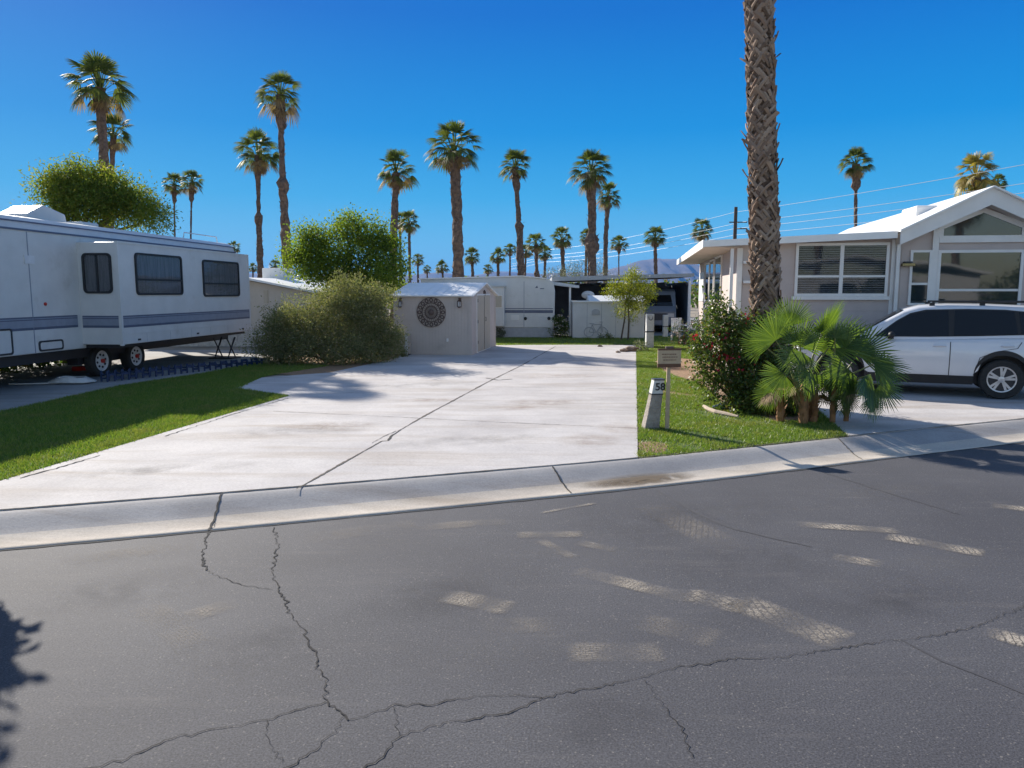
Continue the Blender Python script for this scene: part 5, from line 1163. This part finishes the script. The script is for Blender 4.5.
# curved edging stones and small item
t = thing('garden_edging', 'curved pale stone edging lying on the lawn in front of the hibiscus bush', 'edging', G(722, 413), 0)
pts = [G(x, y)-G(722, 413)+Vector((0, 0, .03)) for x, y in ((704, 408), (708, 411), (716, 414), (726, 416), (738, 418.5))]
mb = MB(); mb.tube(pts, [.03, .038, .038, .036, .02], 8); mb.build('stones', M['edging'], t)
c = G(722, 409); mb = MB(); mb.lathe([(.06, 0), (.09, .03), (.085, .07), (.04, .09), (.02, .1)], 'z', (0, 0, 0), 14); mb.tube([(-.08, 0, .06), (-.15, .02, .03)], .02, 6); o = mb.build('sprinkler', M['plastic']); o.location = c; tag(o, 'small white sprinkler head inside the curved stone edging', 'sprinkler')

# ------------------------------------------------------------------ tan house on the right
YH = 17.3; FH = Frame((735-512)/FOC*YH, YH, R(9.3)); hf = lambda px, py, ly=0: FH.front(px, py, ly)
t = fthing('park_home', 'taupe single-storey house with white trim and a tall gable window behind the parked car', 'house', FH)
zE = hf(820, 236, -.35)[1]; x_g0 = hf(903, 250, -.42)[0]; x_pk = hf(993, 190, -.42)[0]; x_g1 = 2*x_pk-x_g0; zpk = hf(993, 187.5, -.42)[1]; zge = hf(903, 229, -.42)[1]
sl_len = 10.5
mb = MB()
mb.box(0, x_g0, .0, 4.5, 0, zE-.05)
mb.prism([(x_g0+.002, 0), (x_g1, 0), (x_g1, zge-.15), (x_pk, zpk-.2), (x_g0+.002, zge-.15)], 'y', -.04, sl_len)
mb.box(0.001, 3.3, 4.5, sl_len, 0, zE-.07)
mb.build('wall', M['tan'], t)
mb = MB()
# siding lines on front
for k in range(int(2.3/.2)): mb.box(.12, x_g0-.1, -.008, -.001, .1+k*.2, .1+k*.2+.188)
for k in range(14): mb.box(x_g0+.1, x_g0+.55, -.048, -.041, .1+k*.2, .1+k*.2+.188)
mb.build('siding', M['tan'], t)
# flat roof of the addition, white fascia
xo = hf(703, 240, -.35)[0]
zL = hf(703, 240.5, -.35)[1]; zR = hf(895, 231, -.35)[1]; zLb = hf(703, 247, -.35)[1]; zRb = hf(895, 238, -.35)[1]
mb = MB(); mb.prism([(xo, zLb), (x_g0-.1, zRb), (x_g0-.1, zR), (xo, zL)], 'y', -.35, -.31)
mb.prism([(xo+.02, zLb+.02), (x_g0-.1, zRb+.02), (x_g0-.1, zR-.02), (xo+.02, zL-.02)], 'y', -.309, sl_len)
mb.build('roof', M['shedroof'], t)
mb = MB(); mb.box(xo, xo+.035, -.3, sl_len+.1, zLb-.02, zL+.02); mb.build('side_fascia', M['trim'], t)
mb = MB(); mb.box(xo+.04, -.001, -.28, sl_len, zLb-.0, zLb+.012); mb.build('soffit', M['soffit'], t)
# gable roof with deep white fascia
mb = MB(); sl_ = (zpk-zge)/(x_pk-x_g0); ov = .06; th = .30
def gy(x): return zpk-abs(x-x_pk)*sl_
xl_, xr2 = x_g0-ov, x_g1+ov
mb.prism([(xl_, gy(xl_)), (x_pk, zpk), (xr2, gy(xr2)), (xr2, gy(xr2)-th), (x_pk, zpk-th-.05), (xl_, gy(xl_)-th)], 'y', -.42, -.37)
mb.build('gable_fascia', M['trim'], t)
mb = MB(); mb.prism([(xl_-.03, gy(xl_-.03)+.03), (x_pk, zpk+.035), (xr2+.03, gy(xr2+.03)+.03), (xr2+.03, gy(xr2+.03)-.015), (x_pk, zpk+.002), (xl_-.03, gy(xl_-.03)-.015)], 'y', -.5, sl_len)
gr = mb.build('gable_roof', M['shedroof'], t)
mb = MB(); mb.box(x_g0+.75, x_g0+1.25, 1.2, 2.2, gy(x_g0+1.0)-.1, gy(x_g0+1.0)+.17); mb.build('skylight', M['shedroof'], gr, bevel=.05)
mb = MB(); mb.prism([(xl_+.02, gy(xl_)-th+.02), (x_pk, zpk-th-.03), (xr2-.02, gy(xr2)-th+.02), (xr2-.02, gy(xr2)-.05), (x_pk, zpk-.05), (xl_+.02, gy(xl_)-.05)], 'y', -.369, -.05); mb.build('gable_soffit', M['soffit'], t)
# corner posts and downpipe
for b_ in ((-.022, .10, -.03, -.009, .0, zLb-.01), (x_g0-.1, x_g0-.02, -.03, -.009, 0, zRb-.01), (.3, .38, -.03, -.009, 0, zLb)):
    mb = MB(); mb.box(*b_); mb.build('corner_trim', M['trim'], t)
mb = MB(); q = x_g0-.02; mb.box(q, q+.07, -.12, -.05, .05, zRb-.05); mb.build('downpipe', M['trim'], t); mb = MB(); q = -.15; mb.box(q-.035, q+.035, -.2, -.13, .05, zLb-.03); mb.build('downpipe', M['trim'], t)
# windows
def hwin(par, x0, x1, z0, z1, y, nx=1, rail=None, gl='glass', fw=.06, blinds=True, inside='darkin', rail2=True):
    """framed window on plane local y"""
    fr = MB(); ring_frame(fr, [(x0-fw, z0-fw), (x1+fw, z0-fw), (x1+fw, z1+fw), (x0-fw, z1+fw)], [(x0, z0), (x1, z0), (x1, z1), (x0, z1)], 'y', y-.045, y-.002)
    for k in range(1, nx): xm = x0+(x1-x0)*k/nx; fr.box(xm-.04, xm+.04, y-.04, y-.002, z0+.001, z1-.001)
    if rail: 
        for k in range(nx):
            a = x0+(x1-x0)*k/nx+(.041 if k else .001); b = x0+(x1-x0)*(k+1)/nx-(.041 if k < nx-1 else .001); zm = z0+(z1-z0)*rail; fr.box(a, b, y-.036, y-.012, zm-.025, zm+.025)
    o = fr.build('window', M['trim'], par)
    for k in range(nx):
        a = x0+(x1-x0)*k/nx+(.041 if k else .001); b = x0+(x1-x0)*(k+1)/nx-(.041 if k < nx-1 else .001)
        g_ = MB(); g_.box(a, b, y-.024, y-.020, z0+.001, z1-.001); g_.build('pane', M[gl], o)
        if blinds:
            s_ = MB(); z = z0+.02
            while z < z1-.02: s_.add([(a, y-.014, z), (b, y-.014, z), (b, y-.005, z+.022), (a, y-.005, z+.022)], [(0, 1, 2, 3)]); z += .05
            s_.build('blind', M['blind'], o)
    d_ = MB(); d_.box(x0, x1, y-.0035, y-.0015, z0, z1); d_.build('dark_interior', M[inside], o)
    return o
a = hf(799, 246, -.03); b = hf(884, 293.5, -.03)
hwin(t, a[0], b[0], b[1], a[1], -.01, 2, .36)
mb = MB(); mb.box(a[0]-.12, b[0]+.12, -.075, -.057, b[1]-.14, b[1]-.062); mb.build('window_sill', M['trim'], t)
# little shelf-like sills left of trunk
a = hf(744, 262, -.03)[0]; 
# porch panels seen left of the trunk
for py in (262.5, 282): 
    q = hf(743, py, -.03); mb = MB(); mb.box(q[0], q[0]+.35, -.16, -.01, q[1]-.03, q[1]+.03); mb.build('shelf', M['trim'], t)
# gable side: narrow window, big picture window, triangle window
a = hf(913, 252.5, -.06); b = hf(926, 303, -.06); hwin(t, a[0], b[0], b[1], a[1], -.05, 1, .38, 'glasspic', .05, False)
zlo = hf(980, 318, -.06)[1]; a = hf(941, 253, -.06); xr3 = x_g1-(a[0]-x_g0)
hwin(t, a[0], xr3, zlo, a[1], -.05, 1, .43, 'glasspic', .06, False)
mb = MB(); q = hf(932, 250, -.06)[0]; mb.box(q, a[0]-.062, -.09, -.05, 0, gy(q)-th-.02); mb.build('gable_post', M['trim'], t)
zb_ = hf(960, 244, -.06)[1]; zt_ = hf(960, 238.5, -.06)[1]; mb = MB(); mb.box(a[0]-.06, xr3+.06, -.095, -.05, zb_+.03, zt_+.03); mb.build('cross_beam', M['trim'], t)
tw = [(a[0]+.02, zt_+.06), (xr3-.02, zt_+.06), (xr3-.02, gy(xr3)-.42), (x_pk, zpk-.48), (a[0]+.02, gy(a[0])-.42)]
mb = MB(); mb.prism(tw, 'y', -.065, -.055); o = mb.build('gable_window', M['glasspic'], t)
outer = [(p[0]+(.09 if p[0] > x_pk+.1 else (-.09 if p[0] < x_pk-.1 else 0)), p[1]+(.10 if i > 1 else -.03)) for i, p in enumerate(tw)]
mb = MB(); ring_frame(mb, outer, tw, 'y', -.085, -.045); mb.build('frame', M['trim'], o)
# side wall windows (left wall, x=0)
s0 = FH.side(697, 290, 0)[0]; 
def swin(pxa, pxb, pyt, pyb):
    ya = FH.side(pxa, 290, 0)[0]; yb = FH.side(pxb, 290, 0)[0]; ya, yb = min(ya, yb), min(max(ya, yb), sl_len-.1); pm = (pxa+pxb)/2
    z0 = FH.side(pm, pyb, 0)[1]; z1 = FH.side(pm, pyt, 0)[1]
    fr = MB(); ring_frame(fr, [(ya-.06, z0-.06), (yb+.06, z0-.06), (yb+.06, z1+.06), (ya-.06, z1+.06)], [(ya, z0), (yb, z0), (yb, z1), (ya, z1)], 'x', -.045, -.002); o = fr.build('window', M['trim'], t)
    g_ = MB(); g_.box(-.03, -.02, ya, yb, z0, z1); g_.build('pane', M['glasspic'], o)
for q in ((706, 709.5, 265, 300), (710.5, 714, 262, 300), (715.5, 721.5, 258.5, 300)): swin(*q)
mb = MB(); ya = FH.side(697, 290, 0)[0]; yb = FH.side(704, 290, 0)[0]; mb.box(-.02, -.003, min(ya, yb), min(max(ya, yb), sl_len-.2), 1.6, 2.6); mb.build('white_panel', M['whitewall'], t)
# wall lamp by the gable corner
q = hf(903, 264, -.06); t2 = fthing('wall_lamp', 'small brass wall lamp at the gable corner of the tan house', 'lamp', Frame(FH.world(q[0]+.12, -.05).x, FH.world(q[0]+.12, -.05).y, FH.a))
mb = MB(); mb.box(-.16, .1, -.12, -.002, q[1]-.05, q[1]+.015); mb.build('lamp_body', mat('brass', (.35, .27, .12), rough=.4, metal=.5), t2, bevel=.01); mb = MB(); mb.box(-.12, .04, -.13, 0, q[1]+.02, q[1]+.05); mb.build('lamp_cap', M['trimdk'], t2)
# white bottle-like pot by the trunk
c = G(790, 372); mb = MB(); mb.lathe([(.13, 0), (.2, .25), (.22, .5), (.17, .56), (.2, .6)], 'z', (0, 0, 0), 18); o = mb.build('flower_pot', M['plastic']); o.location = (c.x, c.y, .012); tag(o, 'white pot standing behind the young fan palms', 'pot')

# ------------------------------------------------------------------ the parked car
pr = G(1000, 399.5, .01); pf = G(843.5, 391.5, .01); ang = math.atan2(pf.y-pr.y, pf.x-pr.x); wb = 2.66
dv = Vector((math.cos(ang), math.sin(ang), 0)); lv = Vector((-math.sin(ang), math.cos(ang), 0)); org = pr-lv*.86
car = thing('parked_car', 'silver-white SUV with black roof rails and dark windows parked before the tan house', 'car', org, ang)
def ip(x, tab):
    if x <= tab[0][0]: return tab[0][1]
    for (a, b), (c_, d_) in zip(tab, tab[1:]):
        if x <= c_:
            u = (x-a)/(c_-a); u = u*u*(3-2*u)*.5+u*.5; return b+(d_-b)*u
    return tab[-1][1]
HW = [(-1.02, .70), (-.95, .80), (-.75, .875), (-.3, .90), (1.5, .905), (2.7, .90), (3.1, .86), (3.4, .76), (3.55, .62), (3.62, .48)]
TOP = [(-1.02, 1.02), (-.9, 1.12), (0, 1.10), (1.2, 1.05), (2.2, 1.02), (2.45, 1.04), (2.9, 1.0), (3.3, .93), (3.5, .84), (3.62, .66)]
BOT = [(-1.02, .5), (-.9, .32), (-.6, .26), (3.0, .24), (3.4, .25), (3.55, .3), (3.62, .4)]
WR = .355; AR = .44
def zbot(x):
    z = ip(x, BOT)
    for xc in (0, wb):
        d2 = AR*AR-(x-xc)**2
        if d2 > 0: z = max(z, .36+math.sqrt(d2)*1.0 if abs(x-xc) < AR else z)
    return z
PZ = [(.2, .93), (.35, .965), (.5, .985), (.7, 1.0), (.85, .995), (.98, .965), (1.12, .915)]
def ys(x, z): return ip(x, HW)*ip(z, PZ)
xs = sorted(set([round(-1.02+i*.06, 3) for i in range(78)]+[round(xc+AR*math.cos(R(a)), 3) for xc in (0, wb) for a in range(0, 181, 9)]+[3.62])); xs = [x for x in xs if x <= 3.62]
mb = MB(); v = []; f = []; NL = 9
for x in xs:
    z0 = zbot(x); z1 = ip(x, TOP)-.03
    row = []
    for k in range(NL): u = k/(NL-1); z = z0+(z1-z0)*u; row.append((x, ys(x, z), z))
    y_ = ys(x, z1); row += [(x, y_-.05, z1+.025), (x, y_*.6, z1+.045), (x, 0, z1+.06)]
    row += [(p[0], -p[1], p[2]) for p in reversed(row[:-1])]; v += row
n = len(row)
for i in range(len(xs)-1):
    for k in range(n-1): f.append((i*n+k, i*n+k+1, (i+1)*n+k+1, (i+1)*n+k))
f += [tuple(range(n)), tuple((len(xs)-1)*n+k for k in range(n))]
mb.add(v, f); body = mb.build('body', M['carpaint'], car, smooth=True)
# greenhouse
ROOF = [(-.98, 1.12), (-.90, 1.42), (-.78, 1.58), (-.5, 1.645), (.2, 1.675), (.9, 1.68), (1.35, 1.655), (1.6, 1.58), (2.0, 1.34), (2.42, 1.06)]
def lin(x, tab):
    if x <= tab[0][0]: return tab[0][1]
    for (a, b), (c_, d_) in zip(tab, tab[1:]):
        if x <= c_: return b+(d_-b)*(x-a)/(c_-a)
    return tab[-1][1]
def yg(z): return .815-(z-1.08)*.30
mb = MB(); v = []; f = []; gx = [-.98, -.94, -.9, -.84, -.78, -.65, -.5, -.15, .2, .55, .9, 1.15, 1.35, 1.48, 1.6, 1.8, 2.0, 2.2, 2.42]
for x in gx:
    zr_ = lin(x, ROOF); zb0 = min(ip(x, TOP), zr_)-.01; ze_ = max(zb0, zr_-.07); row = []
    ns = .93 if x < -.9 else 1
    for k in range(5): z = zb0+(ze_-zb0)*k/4; row.append((x, yg(z)*ns, z))
    row += [(x, yg(ze_)*ns-.05, max(ze_, zr_-.02)+.004), (x, yg(ze_)*.65, zr_+.01), (x, 0, zr_+.02)]
    row += [(p[0], -p[1], p[2]) for p in reversed(row[:-1])]; v += row
n = len(row)
for i in range(len(gx)-1):
    for k in range(n-1): f.append((i*n+k, i*n+k+1, (i+1)*n+k+1, (i+1)*n+k))
mb.add(v, f); mb.build('cabin', M['carpaint'], car, smooth=True)
def sidepanel(name, poly, m, off, par, both=True):
    for sg in ((1, -1) if both else (1,)):
        mb = MB(); mb.add([(x, sg*(yg(z)+off), z) for x, z in poly]+[(x, sg*(yg(z)+off-.02), z) for x, z in poly], [tuple(range(len(poly)))]+[(i, (i+1) % len(poly), (i+1) % len(poly)+len(poly), i+len(poly)) for i in range(len(poly))]); mb.build(name, m, par)
band = [(2.08, 1.075), (1.9, 1.23), (1.72, 1.38), (1.5, 1.52), (1.25, 1.585), (.6, 1.605), (0, 1.595), (-.4, 1.555), (-.62, 1.48), (-.82, 1.31), (-.62, 1.20), (-.3, 1.155), (.4, 1.12), (1.2, 1.09)]
sidepanel('window_surround', band, M['blackrub'], .005, car)
sidepanel('window', [(2.02, 1.09), (1.78, 1.30), (1.52, 1.49), (1.22, 1.56), (.88, 1.575), (.86, 1.115), (1.2, 1.105)], M['glassdk'], .009, car)
sidepanel('window', [(.78, 1.578), (.2, 1.58), (-.14, 1.565), (-.2, 1.165), (.4, 1.135), (.78, 1.118)], M['glassdk'], .009, car)
sidepanel('window', [(-.21, 1.56), (-.42, 1.53), (-.58, 1.46), (-.77, 1.31), (-.6, 1.22), (-.25, 1.175)], M['glassdk'], .009, car)
mb = MB(); v = []
for x in (2.38, 2.2, 2.0, 1.8, 1.62): z = lin(x, ROOF)+.018; y_ = yg(z)-.07; v += [(x+.01, -y_, z-.006), (x+.01, 0, z+.012), (x+.01, y_, z-.006)]
mb.add(v, [(3*i+k, 3*i+k+1, 3*i+k+4, 3*i+k+3) for i in range(4) for k in range(2)]); mb.build('windscreen', M['glassdk'], car)
mb = MB(); mb.add([(-.985, -.66, 1.16), (-.985, .66, 1.16), (-.86, .6, 1.52), (-.86, -.6, 1.52)], [(0, 1, 2, 3)]); mb.build('rear_window', M['glassdk'], car)
# cladding: sill and arches
mb = MB()
for sg in (1, -1):
    v = []; xs2 = [x for x in xs if -.98 <= x <= 3.5]
    for x in xs2:
        z0 = zbot(x); inarch = any(abs(x-xc) < AR for xc in (0, wb)); z1 = max(z0+.075, .40)
        v += [(x, sg*(ys(x, z0)+.012), z0-.01), (x, sg*(ys(x, z1)+.012), z1), (x, sg*(ys(x, z1)-.01), z1+.004), (x, sg*(ys(x, z0)-.08), z0-.012)]
    mb.add(v, [(4*i+k, 4*i+(k+1) % 4, 4*(i+1)+(k+1) % 4, 4*(i+1)+k) for i in range(len(xs2)-1) for k in range(4)])
mb.build('cladding', M['cladding'], car)
mb = MB(); mb.box(-.85, 3.3, -.62, .62, .24, .62); mb.box(-.6, .6, -.6, .6, .5, .8); mb.box(2.1, 3.2, -.6, .6, .5, .8); mb.build('underbody', M['trimdk'], car)
def doorpanel(poly, hx, hz):
    for sg in (1, -1):
        m_ = MB(); xs_ = [p[0] for p in poly]; x0, x1 = min(xs_), max(xs_); K = 12; L = 10; v = []
        def lohi(x):
            z = []
            for (a, b), (c_, d_) in zip(poly, poly[1:]+poly[:1]):
                if min(a, c_)-1e-6 <= x <= max(a, c_)+1e-6 and abs(a-c_) > 1e-6: z.append(b+(d_-b)*(x-a)/(c_-a))
            return min(z), max(z)
        for i in range(K+1):
            x = x0+(x1-x0)*i/K; lo, hi = lohi(min(max(x, x0+.002), x1-.002))
            for k in range(L+1): z = lo+(hi-lo)*k/L; v.append((x, sg*(ys(x, z)+.005), z))
        m_.add(v, [(i*(L+1)+k, i*(L+1)+k+1, (i+1)*(L+1)+k+1, (i+1)*(L+1)+k) for i in range(K) for k in range(L)]); d_ = m_.build('door', M['carpaint'], car, smooth=True)
        h_ = MB(); y_ = sg*(ys(hx, hz)+.02); h_.tube([(hx-.1, y_-sg*.015, hz), (hx-.07, y_+sg*.02, hz+.005), (hx+.07, y_+sg*.02, hz+.005), (hx+.1, y_-sg*.015, hz)], .014, 8); h_.build('handle', M['carpaint'], d_)
doorpanel([(.84, .42), (1.98, .42), (2.1, .7), (2.04, .98), (.84, 1.0)], 1.0, .93)
doorpanel([(.40, .42), (.82, .42), (.82, 1.0), (-.24, 1.02), (-.2, .92), (.3, .80)], -.05, .955)
mb = MB()
for (xa_, za, xb_, zb2) in ((.83, .40, .83, 1.04),): 
    for sg in (1, -1): mb.add([(xa_-.006, sg*(ys(xa_, z)+.0065), z) for z in (.40, .6, .8, .95, 1.01)]+[(xa_+.006, sg*(ys(xa_, z)+.0065), z) for z in (.40, .6, .8, .95, 1.01)], [(i, i+1, i+6, i+5) for i in range(4)])
    for sg in (1, -1):
        for pl in ([(2.0, .42), (2.12, .7), (2.06, 1.0)], [(.44, .42), (.36, .74), (.1, .86), (-.2, .92), (-.26, 1.03)]):
            q = []
            for (a, b), (c_, d_) in zip(pl, pl[1:]):
                for k in range(6): q.append((a+(c_-a)*k/6, b+(d_-b)*k/6))
            q.append(pl[-1]); mb.add([(x-.005, sg*(ys(x, z)+.0065), z-.003) for x, z in q]+[(x+.006, sg*(ys(x, z)+.0065), z+.003) for x, z in q], [(i, i+1, i+1+len(q), i+len(q)) for i in range(len(q)-1)])
mb.build('door_gaps', M['trimdk'], car)
for xc in (0, wb):
    for sg in (1, -1): 
        wo = wheel(car, xc, sg*.77, WR+.005, WR, .22, M['silver'], 'y', sg, 1, named='wheel')
        sp = MB()
        for k in range(5):
            a_ = 2*PI*k/5+.4
            for da in (-.17, .17):
                c1 = (math.cos(a_+da*.5), math.sin(a_+da*.5)); c2 = (math.cos(a_+da), math.sin(a_+da)); r0_, r1_ = .05, .215; yy = sg*(.77+.092)
                nx_ = (-math.sin(a_+da), math.cos(a_+da)); w0 = .02
                sp.add([(xc+c1[0]*r0_+nx_[0]*w0, yy, .36+c1[1]*r0_+nx_[1]*w0), (xc+c1[0]*r0_-nx_[0]*w0, yy, .36+c1[1]*r0_-nx_[1]*w0), (xc+c2[0]*r1_-nx_[0]*w0, yy, .36+c2[1]*r1_-nx_[1]*w0), (xc+c2[0]*r1_+nx_[0]*w0, yy, .36+c2[1]*r1_+nx_[1]*w0)], [(0, 1, 2, 3)])
        sp.build('spokes', M['silver'], wo)
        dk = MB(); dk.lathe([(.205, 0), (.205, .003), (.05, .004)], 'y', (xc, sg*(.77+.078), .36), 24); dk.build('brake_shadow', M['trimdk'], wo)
for sg in (1, -1):
    mb = MB(); mb.box(-.62, 1.15, sg*.56-.022, sg*.56+.022, 1.715, 1.745)
    for x in (-.6, .3, 1.1): mb.box(x, x+.09, sg*.56-.018, sg*.56+.018, 1.65, 1.714)
    mb.build('roof_rail', M['cladding'], car, bevel=.008)
    mb = MB(); mb.lathe([(.015, -.09), (.05, -.07), (.062, 0), (.055, .06), (.02, .085)], 'y', (1.80, sg*.97, 1.12), 12); mi = mb.build('mirror', M['cladding'], car, smooth=True)
    mb = MB(); mb.box(1.76, 1.86, sg*.89-.07, sg*.89+.07, 1.045, 1.085); mb.build('mirror_arm', M['cladding'], mi)
    mb = MB(); mb.add([(3.3, sg*(ys(3.3, .86)+.006), .80), (3.52, sg*(ys(3.52, .8)+.008), .76), (3.5, sg*(ys(3.5, .8)+.008), .84), (3.22, sg*(ys(3.22, .88)+.006), .90)], [(0, 1, 2, 3)]); mb.build('headlight', M['lamp'], car)
    mb = MB(); mb.add([(-.985, sg*(ys(-.985, .95)+.01), .92), (-.8, sg*(ys(-.8, .95)+.012), .95), (-.82, sg*(ys(-.82, 1.05)+.012), 1.07), (-1.0, sg*(ys(-1.0, 1.05)+.012), 1.09)], [(0, 1, 2, 3)]); mb.build('tail_light', M['taillamp'], car)
mb = MB(); mb.box(3.6, 3.635, -.42, .42, .48, .66); mb.build('grille', M['cladding'], car)

# ------------------------------------------------------------------ pole and wires
Yp = 60; pb = P(733, 290, Yp); zt_ = P(733, 207, Yp).z
t = thing('utility_pole', 'dark wooden utility pole behind the tan house roof carrying the wires', 'utility pole', (pb.x, Yp, 0))
mb = MB(); mb.tube([(0, 0, 0), (0, 0, zt_)], [.17, .13], 10); mb.build('pole', M['pole'], t)
dirw = Vector((6.0, -25.3, 0)).normalized(); side = Vector((-dirw.y, dirw.x, 0))
zws = [P(733, y, Yp).z for y in (212, 222, 228.5, 235)]
mb = MB()
for z in zws[1:3]: mb.box(-.06, .9, -.08, -.0, z-.06, z+.02)
mb.box(-.5, .06, -.08, 0, zws[1]-.06, zws[1]+.02); mb.build('crossarm', M['pole'], t)
for i, z in enumerate(zws):
    mb = MB(); pts = []
    for k in range(-26, 31):
        s = k*(3.0 if k < 0 else 2.2); span = 55; q = (s % span)/span; sag = -4*q*(1-q)*.45
        p = Vector((pb.x, Yp, z))+dirw*s+side*(.5 if i in (1,) else 0); pts.append((p.x, p.y, p.z+sag))
    mb.tube(pts, .013, 5); o = mb.build('utility_wire', M['wire']); tag(o, ['topmost faint power wire crossing the sky above the tan house', 'second power wire from the top crossing above the tan house roof', 'third power wire from the top crossing above the tan house roof', 'lowest power wire just above the flat roof of the tan house'][i], 'wire', 'power wires over the tan house')

# ------------------------------------------------------------------ mountains
def ridge(name, Y, pts, depth):
    """pts: (px, py) skyline at distance Y"""
    n = 160; rows = 14; v = []; f = []; rnd = np.random.default_rng(4)
    x0, x1 = pts[0][0], pts[-1][0]
    for j in range(rows):
        q = j/(rows-1)
        for i in range(n):
            px = x0+(x1-x0)*i/(n-1); py = np.interp(px, [p[0] for p in pts], [p[1] for p in pts]); h = P(px, py, Y).z
            g_ = 1-q; rough_ = (math.sin(px*.31)*.5+math.sin(px*.83+2)*.3+math.sin(px*2.1)*.2)
            zz_ = h*(g_**1.25)*(1+.16*rough_*q*2*(1-q)*2)+h*.02*rough_*g_; yy_ = Y-depth*q*(1+.12*math.sin(px*.5+j))
            v.append(((px-512)/FOC*Y, yy_, max(zz_, -1) if j < rows-1 else -1))
    for j in range(rows-1):
        for i in range(n-1): f.append((j*n+i, j*n+i+1, (j+1)*n+i+1, (j+1)*n+i))
    nb = len(v)
    for i in range(n): v.append((v[i][0], Y+depth, -1))
    for i in range(n-1): f.append((i, i+1, nb+i+1, nb+i))
    return struct(MB().add(v, f).build(name, M['mount'], smooth=True))
ridge('mountain', 7000, [(560, 290), (590, 277), (606, 270), (625, 265), (640, 260), (655, 258.5), (672, 259), (686, 262), (700, 266), (740, 262), (800, 268), (900, 272), (1100, 280), (1200, 290)], 1500)
ridge('hills', 8500, [(-100, 288), (60, 276), (200, 272), (300, 274), (400, 276), (440, 272), (470, 276), (500, 271), (540, 274), (580, 272), (640, 278), (700, 290)], 1000)

# air
hz = MB(); hz.box(-8000, 8000, -400, 11000, -1.5, 345)
o = hz.build('haze', None or bpy.data.materials.new('haze_air')); hm = o.data.materials[0]; hm.use_nodes = True; tt = hm.node_tree
for nd in list(tt.nodes):
    if nd.type == 'BSDF_PRINCIPLED': tt.nodes.remove(nd)
pv = tt.nodes.new('ShaderNodeVolumePrincipled'); pv.inputs['Density'].default_value = .00007; pv.inputs['Color'].default_value = (.10, .36, .92, 1); pv.inputs['Anisotropy'].default_value = 0
tt.links.new(pv.outputs[0], tt.nodes['Material Output'].inputs['Volume']); tag(o, 'thin blue haze in the air towards the far mountains', 'haze', kind='stuff')

# far field: belt of trees and roofs toward the horizon
clm = []
rnd = random.Random(21)
for i in range(70):
    Y = rnd.uniform(90, 170); px = rnd.uniform(-60, 1080); clm.append((Vector(((px-512)/FOC*Y, Y, rnd.uniform(.8, 2.2))), (rnd.uniform(3, 7), 3, rnd.uniform(1.2, 2.2))))
o = leaf_cloud('far_vegetation', clm, 26000, .55, M['leafC'], None, 1.0, 20, .7, 31); tag(o, 'far dark belt of garden greenery along the horizon', 'greenery', kind='stuff')

# shrub standing left of the frame, its shadow falls on the street
b = Vector((-5.9, 7.0, 0))
bush('tall narrow shrub on the left lawn near the kerb', b, [(b+Vector((-.1, 0, 2.2)), (.42, .42, .42)), (b+Vector((.1, 0, 1.85)), (.4, .4, .3)), (b+Vector((0, .1, 2.6)), (.3, .3, .25))], 30000, .12, 'leafC', twig=.13, seed=14)
# dark foliage row added beyond the striped trailer to shade the pad under it
hb = FT.world(XM-3.3, -1)
t = thing('shade_hedge', 'dense dark hedging added beyond the striped trailer to shade its pad', 'shade_hedge', (hb.x, hb.y, 0), -FT.a)
leaf_cloud('foliage', [(Vector((0, k*1.5-7, z_)), (.6, 1.1, 1.1)) for k in range(9) for z_ in (.5, 1.3, 2.4)], 42000, .13, M['leafC'], t, .25, 20, .6, 3, .5)
mb = MB(); [mb.tube([(0, k*1.5-7, 0), (0, k*1.5-7, 1.0)], .05, 6) for k in range(8)]; mb.tube([(0, -7.4, .35), (0, 4, .35)], .04, 6); mb.build('stems', M['wood2'], t)
# the other side of the street, mirrored in the windows
for (x0, w0, yy, lab) in ((4, 13, -13, 'white park home across the street behind the camera, wide low roof'), (21, 12, -11, 'second white park home across the street, right of the first one'), (-14, 12, -14, 'third park home across the street, left of the first one')):
    t = thing('park_home', lab, 'house', (x0, yy, 0))
    mb = MB(); mb.box(0, w0, -7, 0, 0, 2.9); mb.build('wall', M['whitewall'], t)
    mb = MB(); mb.prism([(-.5, 2.9), (w0/2, 3.9), (w0+.5, 2.9), (w0+.5, 3.02), (w0/2, 4.05), (-.5, 3.02)], 'y', -7.5, .6); mb.build('roof', M['shedroof'], t)
    for k in range(3):
        mb = MB(); mb.box(1+k*3.8, 2.8+k*3.8, .002, .03, 1.1, 2.4); mb.build('window', M['glassdk'], t)
for bx_, by_, lb_ in ((11, -8.5, 'round bush across the street, first from the left'), (17.5, -8, 'round bush across the street, second from the left'), (24, -7.5, 'round bush across the street, third from the left')):
    bush(lb_, (bx_, by_, 0), [((bx_, by_, 1.2), (1.5, 1.2, 1.2)), ((bx_+.8, by_, 2.2), (1.1, 1, 1))], 5000, .16, 'leafC', twig=.3, seed=int(bx_))
for i, (px_, yy, zz_) in enumerate(((9, -22, 9), (17, -19, 7.5), (29, -20, 10), (-6, -24, 9))):
    t = thing('palm_tree', 'palm across the street behind the camera, number %s from the left' % ['second', 'third', 'fourth', 'first'][i], 'palm tree', (px_, yy, 0)); mb = MB(); mb.tube([(0, 0, 0), (.1, 0, zz_)], [.3, .22], 9); mb.build('trunk', M['bark'], t)
    for me in crowns[i]: o = bpy.data.objects.new(me.name, me); C.objects.link(o); o.parent = t; o.location = (.1, 0, zz_); o.scale = (1.6,)*3

scene.render.engine = 'CYCLES'
scene.cycles.volume_bounces = 0
scene.cycles.transparent_max_bounces = 12
scene.cycles.max_bounces = 6
